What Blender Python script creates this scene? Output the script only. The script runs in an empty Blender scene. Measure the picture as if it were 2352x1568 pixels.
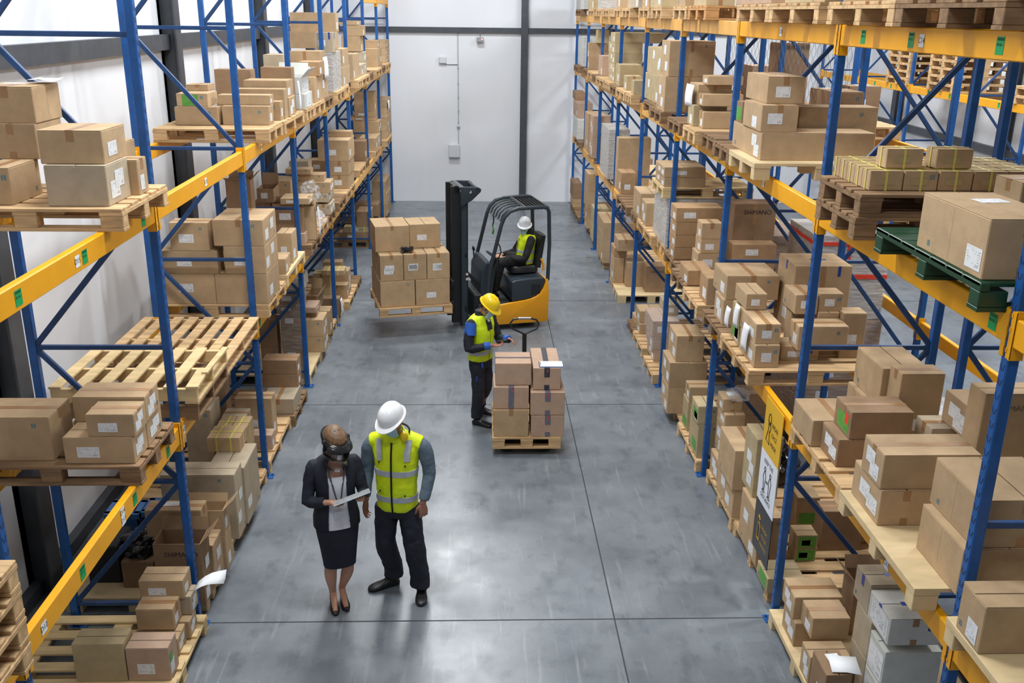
import bpy, bmesh, math, random
from mathutils import Vector, Matrix, noise
random.seed(7)
SC = bpy.context.scene
COL = SC.collection
pi = math.pi

# ---------------------------------------------------------------- camera, world, lights, exposure
cd = bpy.data.cameras.new('camera'); cam = bpy.data.objects.new('camera', cd); COL.objects.link(cam)
F_PX, PITCH, YAW, ROLL = 2193.0, 0.33139, 0.03634, 0.01237
cd.sensor_fit = 'HORIZONTAL'; cd.sensor_width = 36.0; cd.lens = F_PX / 2352 * 36.0
cd.clip_start = 0.1; cd.clip_end = 200
fw = Vector((math.sin(YAW)*math.cos(PITCH), math.cos(YAW)*math.cos(PITCH), -math.sin(PITCH)))
rt = Vector((math.cos(YAW), -math.sin(YAW), 0)); up = rt.cross(fw)
r2 = rt*math.cos(ROLL) + up*math.sin(ROLL); u2 = -rt*math.sin(ROLL) + up*math.cos(ROLL)
M = Matrix(((r2.x, u2.x, -fw.x, 0), (r2.y, u2.y, -fw.y, 0), (r2.z, u2.z, -fw.z, 4.9), (0, 0, 0, 1)))
cam.matrix_world = M
SC.camera = cam

w = bpy.data.worlds.new('world'); SC.world = w; w.use_nodes = True
w.node_tree.nodes['Background'].inputs[0].default_value = (0.80, 0.89, 1.0, 1)
w.node_tree.nodes['Background'].inputs[1].default_value = 0.15

def lamp(x, y, z, power, sx=2.4, sy=0.7, col=(0.97, 0.99, 1.0)):
    l = bpy.data.lights.new('hall_lamp', 'AREA'); l.shape = 'RECTANGLE'; l.size = sx; l.size_y = sy
    l.energy = power; l.color = col
    o = bpy.data.objects.new('hall_lamp', l); COL.objects.link(o); o.location = (x, y, z)
    return o
for y in (1.5, 6.5, 11.5, 16.5, 21.5):
    lamp(-0.7, y, 8.6, 345 if y > 3 else 170)
for y in (8.0, 14.0, 20.0):
    lamp(6.8, y, 8.6, 480)
SC.view_settings.view_transform = 'Standard'; SC.view_settings.look = 'None'
SC.view_settings.gamma = 1.0; SC.view_settings.use_curve_mapping = False
SC.view_settings.exposure = 0.0

# ---------------------------------------------------------------- helpers
def srgb(r, g, b):
    f = lambda c: (c/255/12.92) if c/255 <= 0.04045 else ((c/255+0.055)/1.055)**2.4
    return (f(r), f(g), f(b), 1.0)

MATS = {}
def mat(name, col, rough=0.6, metal=0.0, spec=None, var=0.0, scale=6.0, rnd=0.0, bump=0.0, bscale=60.0, stretch=(1,1,1), col2=None, alpha=1.0, trans=0.0, coat=0.0):
    """plain procedural material: colour mottled by noise, optionally varied from object to object"""
    if name in MATS: return MATS[name]
    m = bpy.data.materials.new(name); m.use_nodes = True; nt = m.node_tree; N = nt.nodes; L = nt.links
    b = N['Principled BSDF']; b.inputs['Roughness'].default_value = rough; b.inputs['Metallic'].default_value = metal
    if spec is not None: b.inputs['Specular IOR Level'].default_value = spec
    if alpha < 1: b.inputs['Alpha'].default_value = alpha
    if trans: b.inputs['Transmission Weight'].default_value = trans
    if coat: b.inputs['Coat Weight'].default_value = coat
    b.inputs['Base Color'].default_value = col
    if var or rnd or bump:
        tc = N.new('ShaderNodeTexCoord'); mp = N.new('ShaderNodeMapping'); L.new(tc.outputs['Object'], mp.inputs[0])
        mp.inputs['Scale'].default_value = stretch
        oi = N.new('ShaderNodeObjectInfo')
        ad = N.new('ShaderNodeVectorMath'); ad.operation = 'ADD'
        sc = N.new('ShaderNodeVectorMath'); sc.operation = 'SCALE'; sc.inputs[0].default_value = (37, 17, 53); L.new(oi.outputs['Random'], sc.inputs['Scale'])
        L.new(mp.outputs[0], ad.inputs[0]); L.new(sc.outputs[0], ad.inputs[1])
    if var or rnd:
        nz = N.new('ShaderNodeTexNoise'); nz.inputs['Scale'].default_value = scale; nz.inputs['Detail'].default_value = 5; nz.inputs['Roughness'].default_value = 0.6
        L.new(ad.outputs[0], nz.inputs['Vector'])
        mx = N.new('ShaderNodeMix'); mx.data_type = 'RGBA'
        c2 = col2 if col2 else tuple(c*(1-var) for c in col[:3]) + (1,)
        c1 = col if col2 else tuple(min(1, c*(1+var*0.6)) for c in col[:3]) + (1,)
        mx.inputs[6].default_value = c1; mx.inputs[7].default_value = c2
        rp = N.new('ShaderNodeMapRange'); rp.inputs[1].default_value = 0.35; rp.inputs[2].default_value = 0.65
        L.new(nz.outputs[0], rp.inputs[0]); L.new(rp.outputs[0], mx.inputs[0])
        out = mx.outputs[2]
        if rnd:
            hs = N.new('ShaderNodeHueSaturation')
            mr = N.new('ShaderNodeMapRange'); mr.inputs[3].default_value = 1-rnd; mr.inputs[4].default_value = 1+rnd*0.7
            L.new(oi.outputs['Random'], mr.inputs[0]); L.new(mr.outputs[0], hs.inputs['Value']); L.new(out, hs.inputs['Color']); out = hs.outputs[0]
        L.new(out, b.inputs['Base Color'])
    if bump:
        n2 = N.new('ShaderNodeTexNoise'); n2.inputs['Scale'].default_value = bscale; n2.inputs['Detail'].default_value = 4
        L.new(ad.outputs[0], n2.inputs['Vector'])
        bp = N.new('ShaderNodeBump'); bp.inputs['Strength'].default_value = bump; bp.inputs['Distance'].default_value = 0.02
        L.new(n2.outputs[0], bp.inputs['Height']); L.new(bp.outputs[0], b.inputs['Normal'])
    MATS[name] = m
    return m

def wm(o):
    m = o.matrix_basis.copy()
    while o.parent: o = o.parent; m = o.matrix_basis @ m
    return m

WRINKLE = bpy.data.textures.new('wrinkles', 'CLOUDS'); WRINKLE.noise_scale = .085; WRINKLE.noise_depth = 2
class MB:
    """collects shapes, then links them as ONE mesh object"""
    def __init__(s): s.v = []; s.f = []; s.uv = []
    def raw(s, vs, fs):
        o = len(s.v); s.v += [Vector(v) for v in vs]; s.f += [tuple(i+o for i in f) for f in fs]; return s
    def box(s, x0, x1, y0, y1, z0, z1, c=0.0, m=None):
        if x0 > x1: x0, x1 = x1, x0
        if y0 > y1: y0, y1 = y1, y0
        if c <= 0:
            vs = [(x, y, z) for z in (z0, z1) for y in (y0, y1) for x in (x0, x1)]
            fs = [(0,2,3,1),(4,5,7,6),(0,1,5,4),(2,6,7,3),(0,4,6,2),(1,3,7,5)]
        else:
            c = min(c, (x1-x0)*.45, (y1-y0)*.45, (z1-z0)*.45)
            vs = []; idx = {}
            for ix in (0,1):
                for iy in (0,1):
                    for iz in (0,1):
                        X = (x0,x1)[ix]; Yy = (y0,y1)[iy]; Z = (z0,z1)[iz]
                        sx = c if ix == 0 else -c; sy = c if iy == 0 else -c; sz = c if iz == 0 else -c
                        for a, p in (('x',(X,Yy+sy,Z+sz)),('y',(X+sx,Yy,Z+sz)),('z',(X+sx,Yy+sy,Z))):
                            idx[(ix,iy,iz,a)] = len(vs); vs.append(p)
            I = lambda ix,iy,iz,a: idx[(ix,iy,iz,a)]
            fs = [(I(0,0,0,'x'),I(0,0,1,'x'),I(0,1,1,'x'),I(0,1,0,'x')),(I(1,0,0,'x'),I(1,1,0,'x'),I(1,1,1,'x'),I(1,0,1,'x')),
                  (I(0,0,0,'y'),I(1,0,0,'y'),I(1,0,1,'y'),I(0,0,1,'y')),(I(0,1,0,'y'),I(0,1,1,'y'),I(1,1,1,'y'),I(1,1,0,'y')),
                  (I(0,0,0,'z'),I(0,1,0,'z'),I(1,1,0,'z'),I(1,0,0,'z')),(I(0,0,1,'z'),I(1,0,1,'z'),I(1,1,1,'z'),I(0,1,1,'z'))]
            for iy in (0,1):
                for iz in (0,1):
                    fs.append((I(0,iy,iz,'y'),I(1,iy,iz,'y'),I(1,iy,iz,'z'),I(0,iy,iz,'z')))
            for ix in (0,1):
                for iz in (0,1):
                    fs.append((I(ix,0,iz,'x'),I(ix,1,iz,'x'),I(ix,1,iz,'z'),I(ix,0,iz,'z')))
            for ix in (0,1):
                for iy in (0,1):
                    fs.append((I(ix,iy,0,'x'),I(ix,iy,1,'x'),I(ix,iy,1,'y'),I(ix,iy,0,'y')))
            for ix in (0,1):
                for iy in (0,1):
                    for iz in (0,1): fs.append((I(ix,iy,iz,'x'),I(ix,iy,iz,'y'),I(ix,iy,iz,'z')))
        if m is not None: vs = [m @ Vector(v) for v in vs]
        return s.raw(vs, fs)
    def bar(s, a, b, wx, wz, upv=(0,0,1), c=0.0):
        """rectangular bar from a to b, wx across, wz along upv"""
        a = Vector(a); b = Vector(b); d = b-a; L = d.length; d.normalize()
        x = d.cross(Vector(upv)); 
        if x.length < 1e-5: x = d.cross(Vector((1,0,0)))
        x.normalize(); z = x.cross(d)
        m = Matrix(((x.x,d.x,z.x,a.x),(x.y,d.y,z.y,a.y),(x.z,d.z,z.z,a.z),(0,0,0,1)))
        return s.box(-wx/2, wx/2, 0, L, -wz/2, wz/2, c, m)
    def rings(s, rings, cap=True, closed=False):
        n = len(rings[0]); o = len(s.v)
        for r in rings: s.v += [Vector(p) for p in r]
        for i in range(len(rings)-1):
            for j in range(n):
                a = o+i*n+j; b = o+i*n+(j+1) % n
                s.f.append((a, b, b+n, a+n))
        if closed:
            i = len(rings)-1
            for j in range(n): s.f.append((o+i*n+j, o+i*n+(j+1)%n, o+(j+1)%n, o+j))
        elif cap:
            for i, rev in ((0, True), (len(rings)-1, False)):
                c = sum((Vector(p) for p in rings[i]), Vector())/n; k = len(s.v); s.v.append(c)
                for j in range(n):
                    a = o+i*n+j; b = o+i*n+(j+1)%n
                    s.f.append((b, a, k) if rev else (a, b, k))
        return s
    def loft(s, secs, n=20, e=2.0, cap=True):
        """secs: (centre, half-axis vector 1, half-axis vector 2); superellipse exponent e"""
        R = []
        for c, a, b in secs:
            c = Vector(c); a = Vector(a); b = Vector(b); r = []
            for j in range(n):
                t = 2*pi*j/n; ct, st = math.cos(t), math.sin(t)
                r.append(c + a*math.copysign(abs(ct)**(2/e), ct) + b*math.copysign(abs(st)**(2/e), st))
            R.append(r)
        return s.rings(R, cap)
    def tube(s, pts, rad, n=10, round_ends=False):
        pts = [Vector(p) for p in pts]
        rad = list(rad) if isinstance(rad, (list, tuple)) else [rad]*len(pts)
        if round_ends:
            d0 = (pts[0]-pts[1]).normalized(); d1 = (pts[-1]-pts[-2]).normalized()
            pts = [pts[0]+d0*rad[0]*.8, pts[0]+d0*rad[0]*.45] + pts + [pts[-1]+d1*rad[-1]*.45, pts[-1]+d1*rad[-1]*.8]
            rad = [rad[0]*.35, rad[0]*.85] + rad + [rad[-1]*.85, rad[-1]*.35]
        secs = []; px = None
        for i, p in enumerate(pts):
            d = (pts[min(i+1, len(pts)-1)]-pts[max(i-1, 0)]).normalized()
            if px is None:
                px = d.cross(Vector((0,0,1)))
                if px.length < .1: px = d.cross(Vector((0,1,0)))
            px = (px - d*px.dot(d)).normalized(); py = d.cross(px)
            secs.append((p, px*rad[i], py*rad[i]))
        return s.loft(secs, n)
    def ball(s, c, rx, ry, rz, m=None, n=14, k=8):
        R = []
        for i in range(k+1):
            t = -pi/2 + pi*(i+.02)/(k+.04); R.append([Vector((rx*math.cos(t)*math.cos(2*pi*j/n), ry*math.cos(t)*math.sin(2*pi*j/n), rz*math.sin(t))) for j in range(n)])
        c = Vector(c)
        R = [[c + (m @ p if m is not None else p) for p in r] for r in R]
        return s.rings(R)
    def cyl(s, a, b, r, n=16, r2=None):
        return s.tube([a, b], [r, r if r2 is None else r2], n)
    def quad(s, c, u, v):
        c = Vector(c); u = Vector(u)/2; v = Vector(v)/2; k = len(s.f)
        s.raw([c-u-v, c+u-v, c+u+v, c-u+v], [(0,1,2,3)])
        s.uv.append(k); return s
    def prism(s, poly, y0, y1, m=None):
        """polygon in (x,z) extruded along y"""
        n = len(poly); vs = [(p[0], y0, p[1]) for p in poly] + [(p[0], y1, p[1]) for p in poly]
        fs = [tuple(range(n)), tuple(range(2*n-1, n-1, -1))] + [(i, n+i, n+(i+1)%n, (i+1)%n) for i in range(n)]
        if m is not None: vs = [m @ Vector(v) for v in vs]
        return s.raw(vs, fs)
    def mesh(s, name, smooth=False):
        me = bpy.data.meshes.new(name); me.from_pydata([tuple(v) for v in s.v], [], s.f)
        bm = bmesh.new(); bm.from_mesh(me); bmesh.ops.recalc_face_normals(bm, faces=bm.faces); bm.to_mesh(me); bm.free()
        if s.uv:
            ul = me.uv_layers.new(name='UVMap'); cs = ((0,0),(1,0),(1,1),(0,1))
            for k in s.uv:
                p = me.polygons[k]
                for li in p.loop_indices:
                    vi = me.loops[li].vertex_index; ul.data[li].uv = cs[s.f[k].index(vi)]
        if smooth:
            me.polygons.foreach_set('use_smooth', [True]*len(me.polygons))
            if smooth != 'all':
                try: me.set_sharp_from_angle(angle=math.radians(40))
                except Exception: pass
        return me
    def build(s, name, m, parent=None, smooth=False, vox=0.0, sm=0, loc=None, dis=0.0):
        """link the mesh; its origin is moved to loc (or to the parent)"""
        if loc is not None:
            l = Vector(loc); s.v = [v-l for v in s.v]
        elif parent is not None:
            l = Vector((0,0,0)); inv = wm(parent).inverted(); s.v = [inv @ v for v in s.v]
        o = bpy.data.objects.new(name, s.mesh(name, 'all' if vox else smooth)); COL.objects.link(o)
        o.data.materials.append(m)
        if parent is not None: o.parent = parent
        if loc is not None: o.location = loc; o.matrix_world = Matrix.Translation(Vector(loc))
        if vox:
            r = o.modifiers.new('remesh', 'REMESH'); r.mode = 'VOXEL'; r.voxel_size = vox; r.use_smooth_shade = True
            if sm:
                q = o.modifiers.new('smooth', 'SMOOTH'); q.iterations = sm; q.factor = 0.5
            if dis:
                d = o.modifiers.new('wrinkles', 'DISPLACE'); d.texture = WRINKLE; d.strength = dis; d.mid_level = .5; d.texture_coords = 'LOCAL'
        return o

def tag(o, label=None, cat=None, group=None, kind=None):
    if label: o['label'] = label
    if cat: o['category'] = cat
    if group: o['group'] = group
    if kind: o['kind'] = kind
    return o
def empty(name, loc, label=None, cat=None, group=None, mw=None):
    o = bpy.data.objects.new(name, None); COL.objects.link(o); o.empty_display_size = .1
    o.matrix_world = mw if mw is not None else Matrix.Translation(Vector(loc))
    return tag(o, label, cat, group)
def child(me, name, m, parent, mw=None):
    """child object from an existing mesh, mesh given in the parent's frame"""
    o = bpy.data.objects.new(name, me); COL.objects.link(o); o.parent = parent
    if m is not None and not me.materials: me.materials.append(m)
    return o
def add_faces(o, mb, m):
    """surface marks that belong to a mesh: extra faces with a second material, coordinates in the object's frame"""
    bm = bmesh.new(); bm.from_mesh(o.data); o.data.materials.append(m); k = len(o.data.materials)-1
    vs = [bm.verts.new(v) for v in mb.v]
    for f in mb.f:
        fc = bm.faces.new([vs[i] for i in f]); fc.material_index = k
    bm.to_mesh(o.data); bm.free()
def copy_tree(o, parent=None):
    c = o.copy(); COL.objects.link(c); c.parent = parent
    for ch in list(o.children): copy_tree(ch, c)
    return c

TXT = {}
def text(s, size, m, parent, c, u, v, name='lettering', depth=0.0008):
    """flat lettering centred on c, reading along u, upright along v (world vectors)"""
    key = s
    if key not in TXT:
        cu = bpy.data.curves.new('t', 'FONT'); cu.body = s; cu.size = 1.0; cu.align_x = 'CENTER'; cu.align_y = 'CENTER'; cu.resolution_u = 2
        t = bpy.data.objects.new('t', cu); COL.objects.link(t)
        bpy.context.view_layer.update()
        me = bpy.data.meshes.new_from_object(t.evaluated_get(bpy.context.evaluated_depsgraph_get()))
        bpy.data.objects.remove(t); TXT[key] = me
    me = TXT[key].copy(); u = Vector(u).normalized(); v = Vector(v).normalized(); n = u.cross(v)
    mt = Matrix(((u.x*size, v.x*size, n.x, c[0]), (u.y*size, v.y*size, n.y, c[1]), (u.z*size, v.z*size, n.z, c[2]), (0,0,0,1)))
    if parent is not None: mt = wm(parent).inverted() @ mt
    me.transform(mt); me.materials.clear(); me.materials.append(m)
    o = bpy.data.objects.new(name, me); COL.objects.link(o)
    if parent is not None: o.parent = parent
    return o
ORD = ['first','second','third','fourth','fifth','sixth','seventh','eighth','ninth','tenth','eleventh','twelfth','thirteenth','fourteenth','fifteenth']

# ---------------------------------------------------------------- materials
def label_mat(name, paper, ink, seed):
    m = bpy.data.materials.new(name); m.use_nodes = True; N = m.node_tree.nodes; L = m.node_tree.links
    b = N['Principled BSDF']; b.inputs['Roughness'].default_value = 0.55
    tc = N.new('ShaderNodeTexCoord'); sp = N.new('ShaderNodeSeparateXYZ'); L.new(tc.outputs['UV'], sp.inputs[0])
    oi = N.new('ShaderNodeObjectInfo')
    def mth(op, a, bb=None):
        n = N.new('ShaderNodeMath'); n.operation = op
        for i, q in enumerate((a, bb)):
            if q is None: continue
            if isinstance(q, (int, float)): n.inputs[i].default_value = q
            else: L.new(q, n.inputs[i])
        return n.outputs[0]
    rows = mth('MULTIPLY', sp.outputs[1], 9.0)
    line = mth('LESS_THAN', mth('FRACT', rows), 0.45)
    cb = N.new('ShaderNodeCombineXYZ'); L.new(mth('MULTIPLY', sp.outputs[0], 26.0), cb.inputs[0]); L.new(mth('MULTIPLY', mth('FLOOR', rows), 3.7), cb.inputs[1])
    L.new(mth('MULTIPLY', oi.outputs['Random'], 91.0), cb.inputs[2])
    nz = N.new('ShaderNodeTexNoise'); nz.inputs['Scale'].default_value = 1.0; nz.inputs['Detail'].default_value = 1; L.new(cb.outputs[0], nz.inputs['Vector'])
    word = mth('GREATER_THAN', nz.outputs[0], 0.53)
    cb2 = N.new('ShaderNodeCombineXYZ'); L.new(mth('MULTIPLY', sp.outputs[0], 4.0), cb2.inputs[0]); L.new(mth('MULTIPLY', sp.outputs[1], 3.0), cb2.inputs[1]); L.new(mth('MULTIPLY', oi.outputs['Random'], 57.0), cb2.inputs[2])
    n2 = N.new('ShaderNodeTexNoise'); n2.inputs['Scale'].default_value = 1.0; n2.inputs['Detail'].default_value = 0; L.new(cb2.outputs[0], n2.inputs['Vector'])
    area = mth('GREATER_THAN', n2.outputs[0], 0.48)
    inx = mth('MULTIPLY', mth('GREATER_THAN', sp.outputs[0], 0.06), mth('LESS_THAN', sp.outputs[0], 0.94))
    iny = mth('MULTIPLY', mth('GREATER_THAN', sp.outputs[1], 0.08), mth('LESS_THAN', sp.outputs[1], 0.92))
    ink_f = mth('MULTIPLY', mth('MULTIPLY', mth('MULTIPLY', line, word), area), mth('MULTIPLY', inx, iny))
    # bar code block low on the sheet
    bars = mth('GREATER_THAN', mth('FRACT', mth('MULTIPLY', mth('MULTIPLY', sp.outputs[0], sp.outputs[0]), 37.0)), 0.5)
    blk = mth('MULTIPLY', mth('MULTIPLY', mth('GREATER_THAN', sp.outputs[0], 0.66), mth('LESS_THAN', sp.outputs[0], 0.9)), mth('MULTIPLY', mth('GREATER_THAN', sp.outputs[1], 0.12), mth('LESS_THAN', sp.outputs[1], 0.26)))
    ink_f = mth('MAXIMUM', ink_f, mth('MULTIPLY', bars, blk))
    mx = N.new('ShaderNodeMix'); mx.data_type = 'RGBA'; mx.inputs[6].default_value = paper; mx.inputs[7].default_value = ink; L.new(mth('MULTIPLY', ink_f, 0.62), mx.inputs[0])
    L.new(mx.outputs[2], b.inputs['Base Color'])
    return m
LABEL = label_mat('printed_white_label', srgb(226,228,230), srgb(50,52,60), 1)
GREENL = label_mat('printed_green_label', srgb(92,160,66), srgb(22,60,24), 2)
GREENS = label_mat('green_location_sticker', srgb(0,160,80), srgb(8,40,24), 3)
KRAFT = dict(
 k=mat('kraft_cardboard', srgb(182,155,121), .8, var=.10, scale=7, rnd=.10, spec=.25, bump=.08, bscale=90),
 g=mat('grey_kraft_cardboard', srgb(178,163,140), .8, var=.10, scale=7, rnd=.08, spec=.25, bump=.08, bscale=90),
 d=mat('brown_cardboard', srgb(150,122,95), .8, var=.12, scale=7, rnd=.10, spec=.25, bump=.08, bscale=90),
 p=mat('pinkish_cardboard', srgb(184,156,134), .8, var=.08, scale=7, rnd=.06, spec=.25, bump=.08, bscale=90),
 o=mat('orange_brown_cardboard', srgb(172,140,105), .8, var=.10, scale=7, rnd=.06, spec=.25, bump=.08, bscale=90),
 y=mat('olive_kraft_cardboard', srgb(182,164,128), .8, var=.10, scale=7, rnd=.08, spec=.25, bump=.08, bscale=90),
 w=mat('whitish_cardboard', srgb(205,205,198), .75, var=.08, scale=7, rnd=.05, spec=.25),
 f=mat('pale_wrapped_cardboard', srgb(186,178,166), .7, var=.1, scale=4, rnd=.05))
TAPE = mat('brown_packing_tape', srgb(160,122,84), .32, var=.12, scale=5, spec=.5)
TAPE_B = mat('blue_tape', srgb(28,62,150), .4)
TAPE_K = mat('black_printed_tape', srgb(62,62,70), .3, var=.3, scale=30)
SEAM = mat('dark_flap_gap', srgb(62,46,34), .9)
STRAP = mat('yellow_strapping', srgb(214,206,104), .45)
PAPER = mat('white_paper', srgb(235,238,242), .6)
INK = mat('black_ink', srgb(30,30,34), .7)
INKB = mat('faded_print', srgb(112,98,86), .8)
TEAL = mat('blue_print', srgb(92,128,138), .8)
RED = mat('red_sticker', srgb(226,62,40), .6)
BLUE = mat('blue_rack_paint', srgb(24,84,152), .42, var=.18, scale=9, spec=.5)
BLUE_D = mat('blue_brace_paint', srgb(30,68,118), .45, var=.2, scale=9)
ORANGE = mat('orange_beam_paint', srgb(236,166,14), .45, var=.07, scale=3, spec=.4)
ORANGE_PALE = mat('pale_orange_beam_paint', srgb(226,170,84), .5, var=.12, scale=3)  # paler, tanner orange for the beams of the farther bays
SLOT = mat('dark_slot', srgb(16,30,60), .9)
STEEL = mat('bare_steel', srgb(170,172,176), .35, metal=1.0)
WOODS = dict(
 p=mat('pale_pallet_wood', srgb(206,172,128), .75, var=.28, scale=5, rnd=.10, stretch=(.5,3,3), spec=.25),
 d=mat('weathered_pallet_wood', srgb(142,114,86), .8, var=.32, scale=5, rnd=.10, stretch=(.5,3,3), spec=.2),
 y=mat('plywood', srgb(214,190,146), .65, var=.14, scale=4, rnd=.04, stretch=(.6,2,2)),
 s=mat('light_slat_wood', srgb(218,190,140), .7, var=.2, scale=4, rnd=.05, stretch=(.5,3,3)),
 o=mat('orange_pallet_wood', srgb(196,146,92), .75, var=.25, scale=5, stretch=(.5,3,3)),
 r=mat('red_brown_plank', srgb(124,68,44), .8, var=.3, scale=5, stretch=(.5,3,3)),
 v=mat('green_plastic', srgb(24,66,46), .38, var=.15, scale=8))
CLEAR = None
def film_mat(name, base, fac, seed):
    m = bpy.data.materials.new(name); m.use_nodes = True; N = m.node_tree.nodes; L = m.node_tree.links
    N.remove(N['Principled BSDF']); out = N['Material Output']
    tr = N.new('ShaderNodeBsdfTransparent'); gl = N.new('ShaderNodeBsdfPrincipled'); gl.inputs['Base Color'].default_value = base; gl.inputs['Roughness'].default_value = .16; gl.inputs['Specular IOR Level'].default_value = .9
    tc = N.new('ShaderNodeTexCoord'); mp = N.new('ShaderNodeMapping'); mp.inputs['Scale'].default_value = (3, 3, 14); L.new(tc.outputs['Object'], mp.inputs[0])
    nz = N.new('ShaderNodeTexNoise'); nz.inputs['Scale'].default_value = 2.2; nz.inputs['Detail'].default_value = 6; L.new(mp.outputs[0], nz.inputs['Vector'])
    mr = N.new('ShaderNodeMapRange'); mr.inputs[1].default_value = .35; mr.inputs[2].default_value = .7; mr.inputs[3].default_value = fac[0]; mr.inputs[4].default_value = fac[1]; L.new(nz.outputs[0], mr.inputs[0])
    bp = N.new('ShaderNodeBump'); bp.inputs['Strength'].default_value = .7; bp.inputs['Distance'].default_value = .03; L.new(nz.outputs[0], bp.inputs['Height']); L.new(bp.outputs[0], gl.inputs['Normal'])
    mx = N.new('ShaderNodeMixShader'); L.new(mr.outputs[0], mx.inputs[0]); L.new(tr.outputs[0], mx.inputs[1]); L.new(gl.outputs[0], mx.inputs[2]); L.new(mx.outputs[0], out.inputs[0])
    MATS[name] = m; return m
FILM = film_mat('clear_stretch_film', srgb(225,228,232), (.04, .34), 1)
FILM_W = film_mat('milky_stretch_film', srgb(226,228,232), (.14, .58), 2)
# ---------------------------------------------------------------- the hall
XL, XR, Y0, DY = -2.362, 2.531, 6.907, 2.710        # aisle posts of both racks, third frame line, bay pitch
YK = lambda k: Y0 + (k-3)*DY
BACKY, LWALL, RWALL = 26.05, -3.92, 10.4

def floor_mat():
    m = bpy.data.materials.new('polished_concrete'); m.use_nodes = True; N = m.node_tree.nodes; L = m.node_tree.links
    b = N['Principled BSDF']
    tc = N.new('ShaderNodeTexCoord')
    def nz(scale, detail, st=(1,1,1), rough=.6):
        mp = N.new('ShaderNodeMapping'); mp.inputs['Scale'].default_value = st; L.new(tc.outputs['Object'], mp.inputs[0])
        n = N.new('ShaderNodeTexNoise'); n.inputs['Scale'].default_value = scale; n.inputs['Detail'].default_value = detail; n.inputs['Roughness'].default_value = rough
        L.new(mp.outputs[0], n.inputs['Vector']); return n.outputs[0]
    def mr(x, a, c, d, e):
        n = N.new('ShaderNodeMapRange'); n.inputs[1].default_value = a; n.inputs[2].default_value = c; n.inputs[3].default_value = d; n.inputs[4].default_value = e; L.new(x, n.inputs[0]); return n.outputs[0]
    def mix(f, a, c):
        n = N.new('ShaderNodeMix'); n.data_type = 'RGBA'; L.new(f, n.inputs[0])
        for i, q in ((6, a), (7, c)):
            if isinstance(q, tuple): n.inputs[i].default_value = q
            else: L.new(q, n.inputs[i])
        return n.outputs[2]
    c = mix(mr(nz(.9, 8, rough=.68), .34, .66, 0, 1), srgb(132,139,146), srgb(100,108,116))
    c = mix(mr(nz(4.5, 6, (1, .6, 1)), .52, .72, 0, .7), c, srgb(76,84,92))
    c = mix(mr(nz(.35, 5), .54, .70, 0, .7), c, srgb(96,100,106))
    c = mix(mr(nz(3.0, 4, (5, .35, 1)), .58, .72, 0, .5), c, srgb(158,164,170))
    c = mix(mr(nz(60, 2), .35, .65, 0, .16), c, srgb(90,96,102))
    L.new(c, b.inputs['Base Color'])
    L.new(mr(nz(2.2, 6), .3, .7, .24, .42), b.inputs['Roughness']); b.inputs['IOR'].default_value = 1.62
    bp = N.new('ShaderNodeBump'); bp.inputs['Strength'].default_value = .05; bp.inputs['Distance'].default_value = .01; L.new(nz(9, 5), bp.inputs['Height']); L.new(bp.outputs[0], b.inputs['Normal'])
    return m
fl = MB().box(LWALL-.2, RWALL+.2, -4, BACKY+.2, -.2, 0).build('floor', floor_mat()); tag(fl, kind='structure')
JOINT = mat('joint_filler', srgb(58,62,68), .8)
n = 0
for y in (2.2, 6.93, 11.67, 16.5, 21.28):
    o = MB().box(LWALL, RWALL, y-.007, y+.007, -.001, .0012).build('trim_%d' % n, JOINT); tag(o, kind='structure'); n += 1
for x in (1.16, 6.2):
    o = MB().box(x-.006, x+.006, -4, BACKY, -.001, .0013).build('trim_%d' % n, JOINT); tag(o, kind='structure'); n += 1
WALL = mat('white_wall_panel', srgb(226,229,234), .55, var=.03, scale=1.2, bump=.04, bscale=14, stretch=(1,1,.25))
DARK = mat('charcoal_steel', srgb(70,74,80), .5, var=.15, scale=6)
o = MB().box(LWALL-.2, LWALL, -4, BACKY+.2, 0, 9.5).build('wall_left', WALL); tag(o, kind='structure')
o = MB().box(RWALL, RWALL+.2, -4, BACKY+.2, 0, 9.5).build('wall_right', WALL); tag(o, kind='structure')
o = MB().box(LWALL-.2, RWALL+.2, BACKY, BACKY+.2, 0, 9.5).build('wall_back', WALL); tag(o, kind='structure')
def column(x, y, name, alongy=True):
    m = MB(); h = 9.4
    if alongy:   # flanges parallel to the wall
        s = 1 if x < 0 else -1
        m.box(x, x+s*.02, y-.11, y+.11, 0, h).box(x-s*.20, x-s*.18, y-.11, y+.11, 0, h).box(x-s*.18, x, y-.012, y+.012, 0, h)
    else:
        m.box(x-.09, x+.09, y-.02, y, 0, h).box(x-.012, x+.012, y, y+.12, 0, h)
    o = m.build(name, DARK); tag(o, kind='structure'); return o
n = 20
for y in (2.3, 7.42, 12.54, 17.7, 22.8):
    column(-3.74, y, 'trim_%d' % n); n += 1
    column(10.2, y+1.0, 'trim_%d' % n); n += 1
column(1.17, BACKY-.12, 'trim_%d' % n, False); n += 1
for nm, bx in (('trim_40', (LWALL, LWALL+.10, -4, BACKY, 4.42, 4.60)), ('trim_41', (LWALL, RWALL, BACKY-.09, BACKY, 4.40, 4.53)),
               ('trim_42', (RWALL-.1, RWALL, -4, BACKY, 4.42, 4.6)), ('trim_43', (RWALL-.1, RWALL, -4, BACKY, 2.3, 2.46)), ('trim_44', (LWALL, LWALL+.09, -4, BACKY, .02, .13))):
    o = MB().box(*bx).build(nm, DARK); tag(o, kind='structure')
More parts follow.
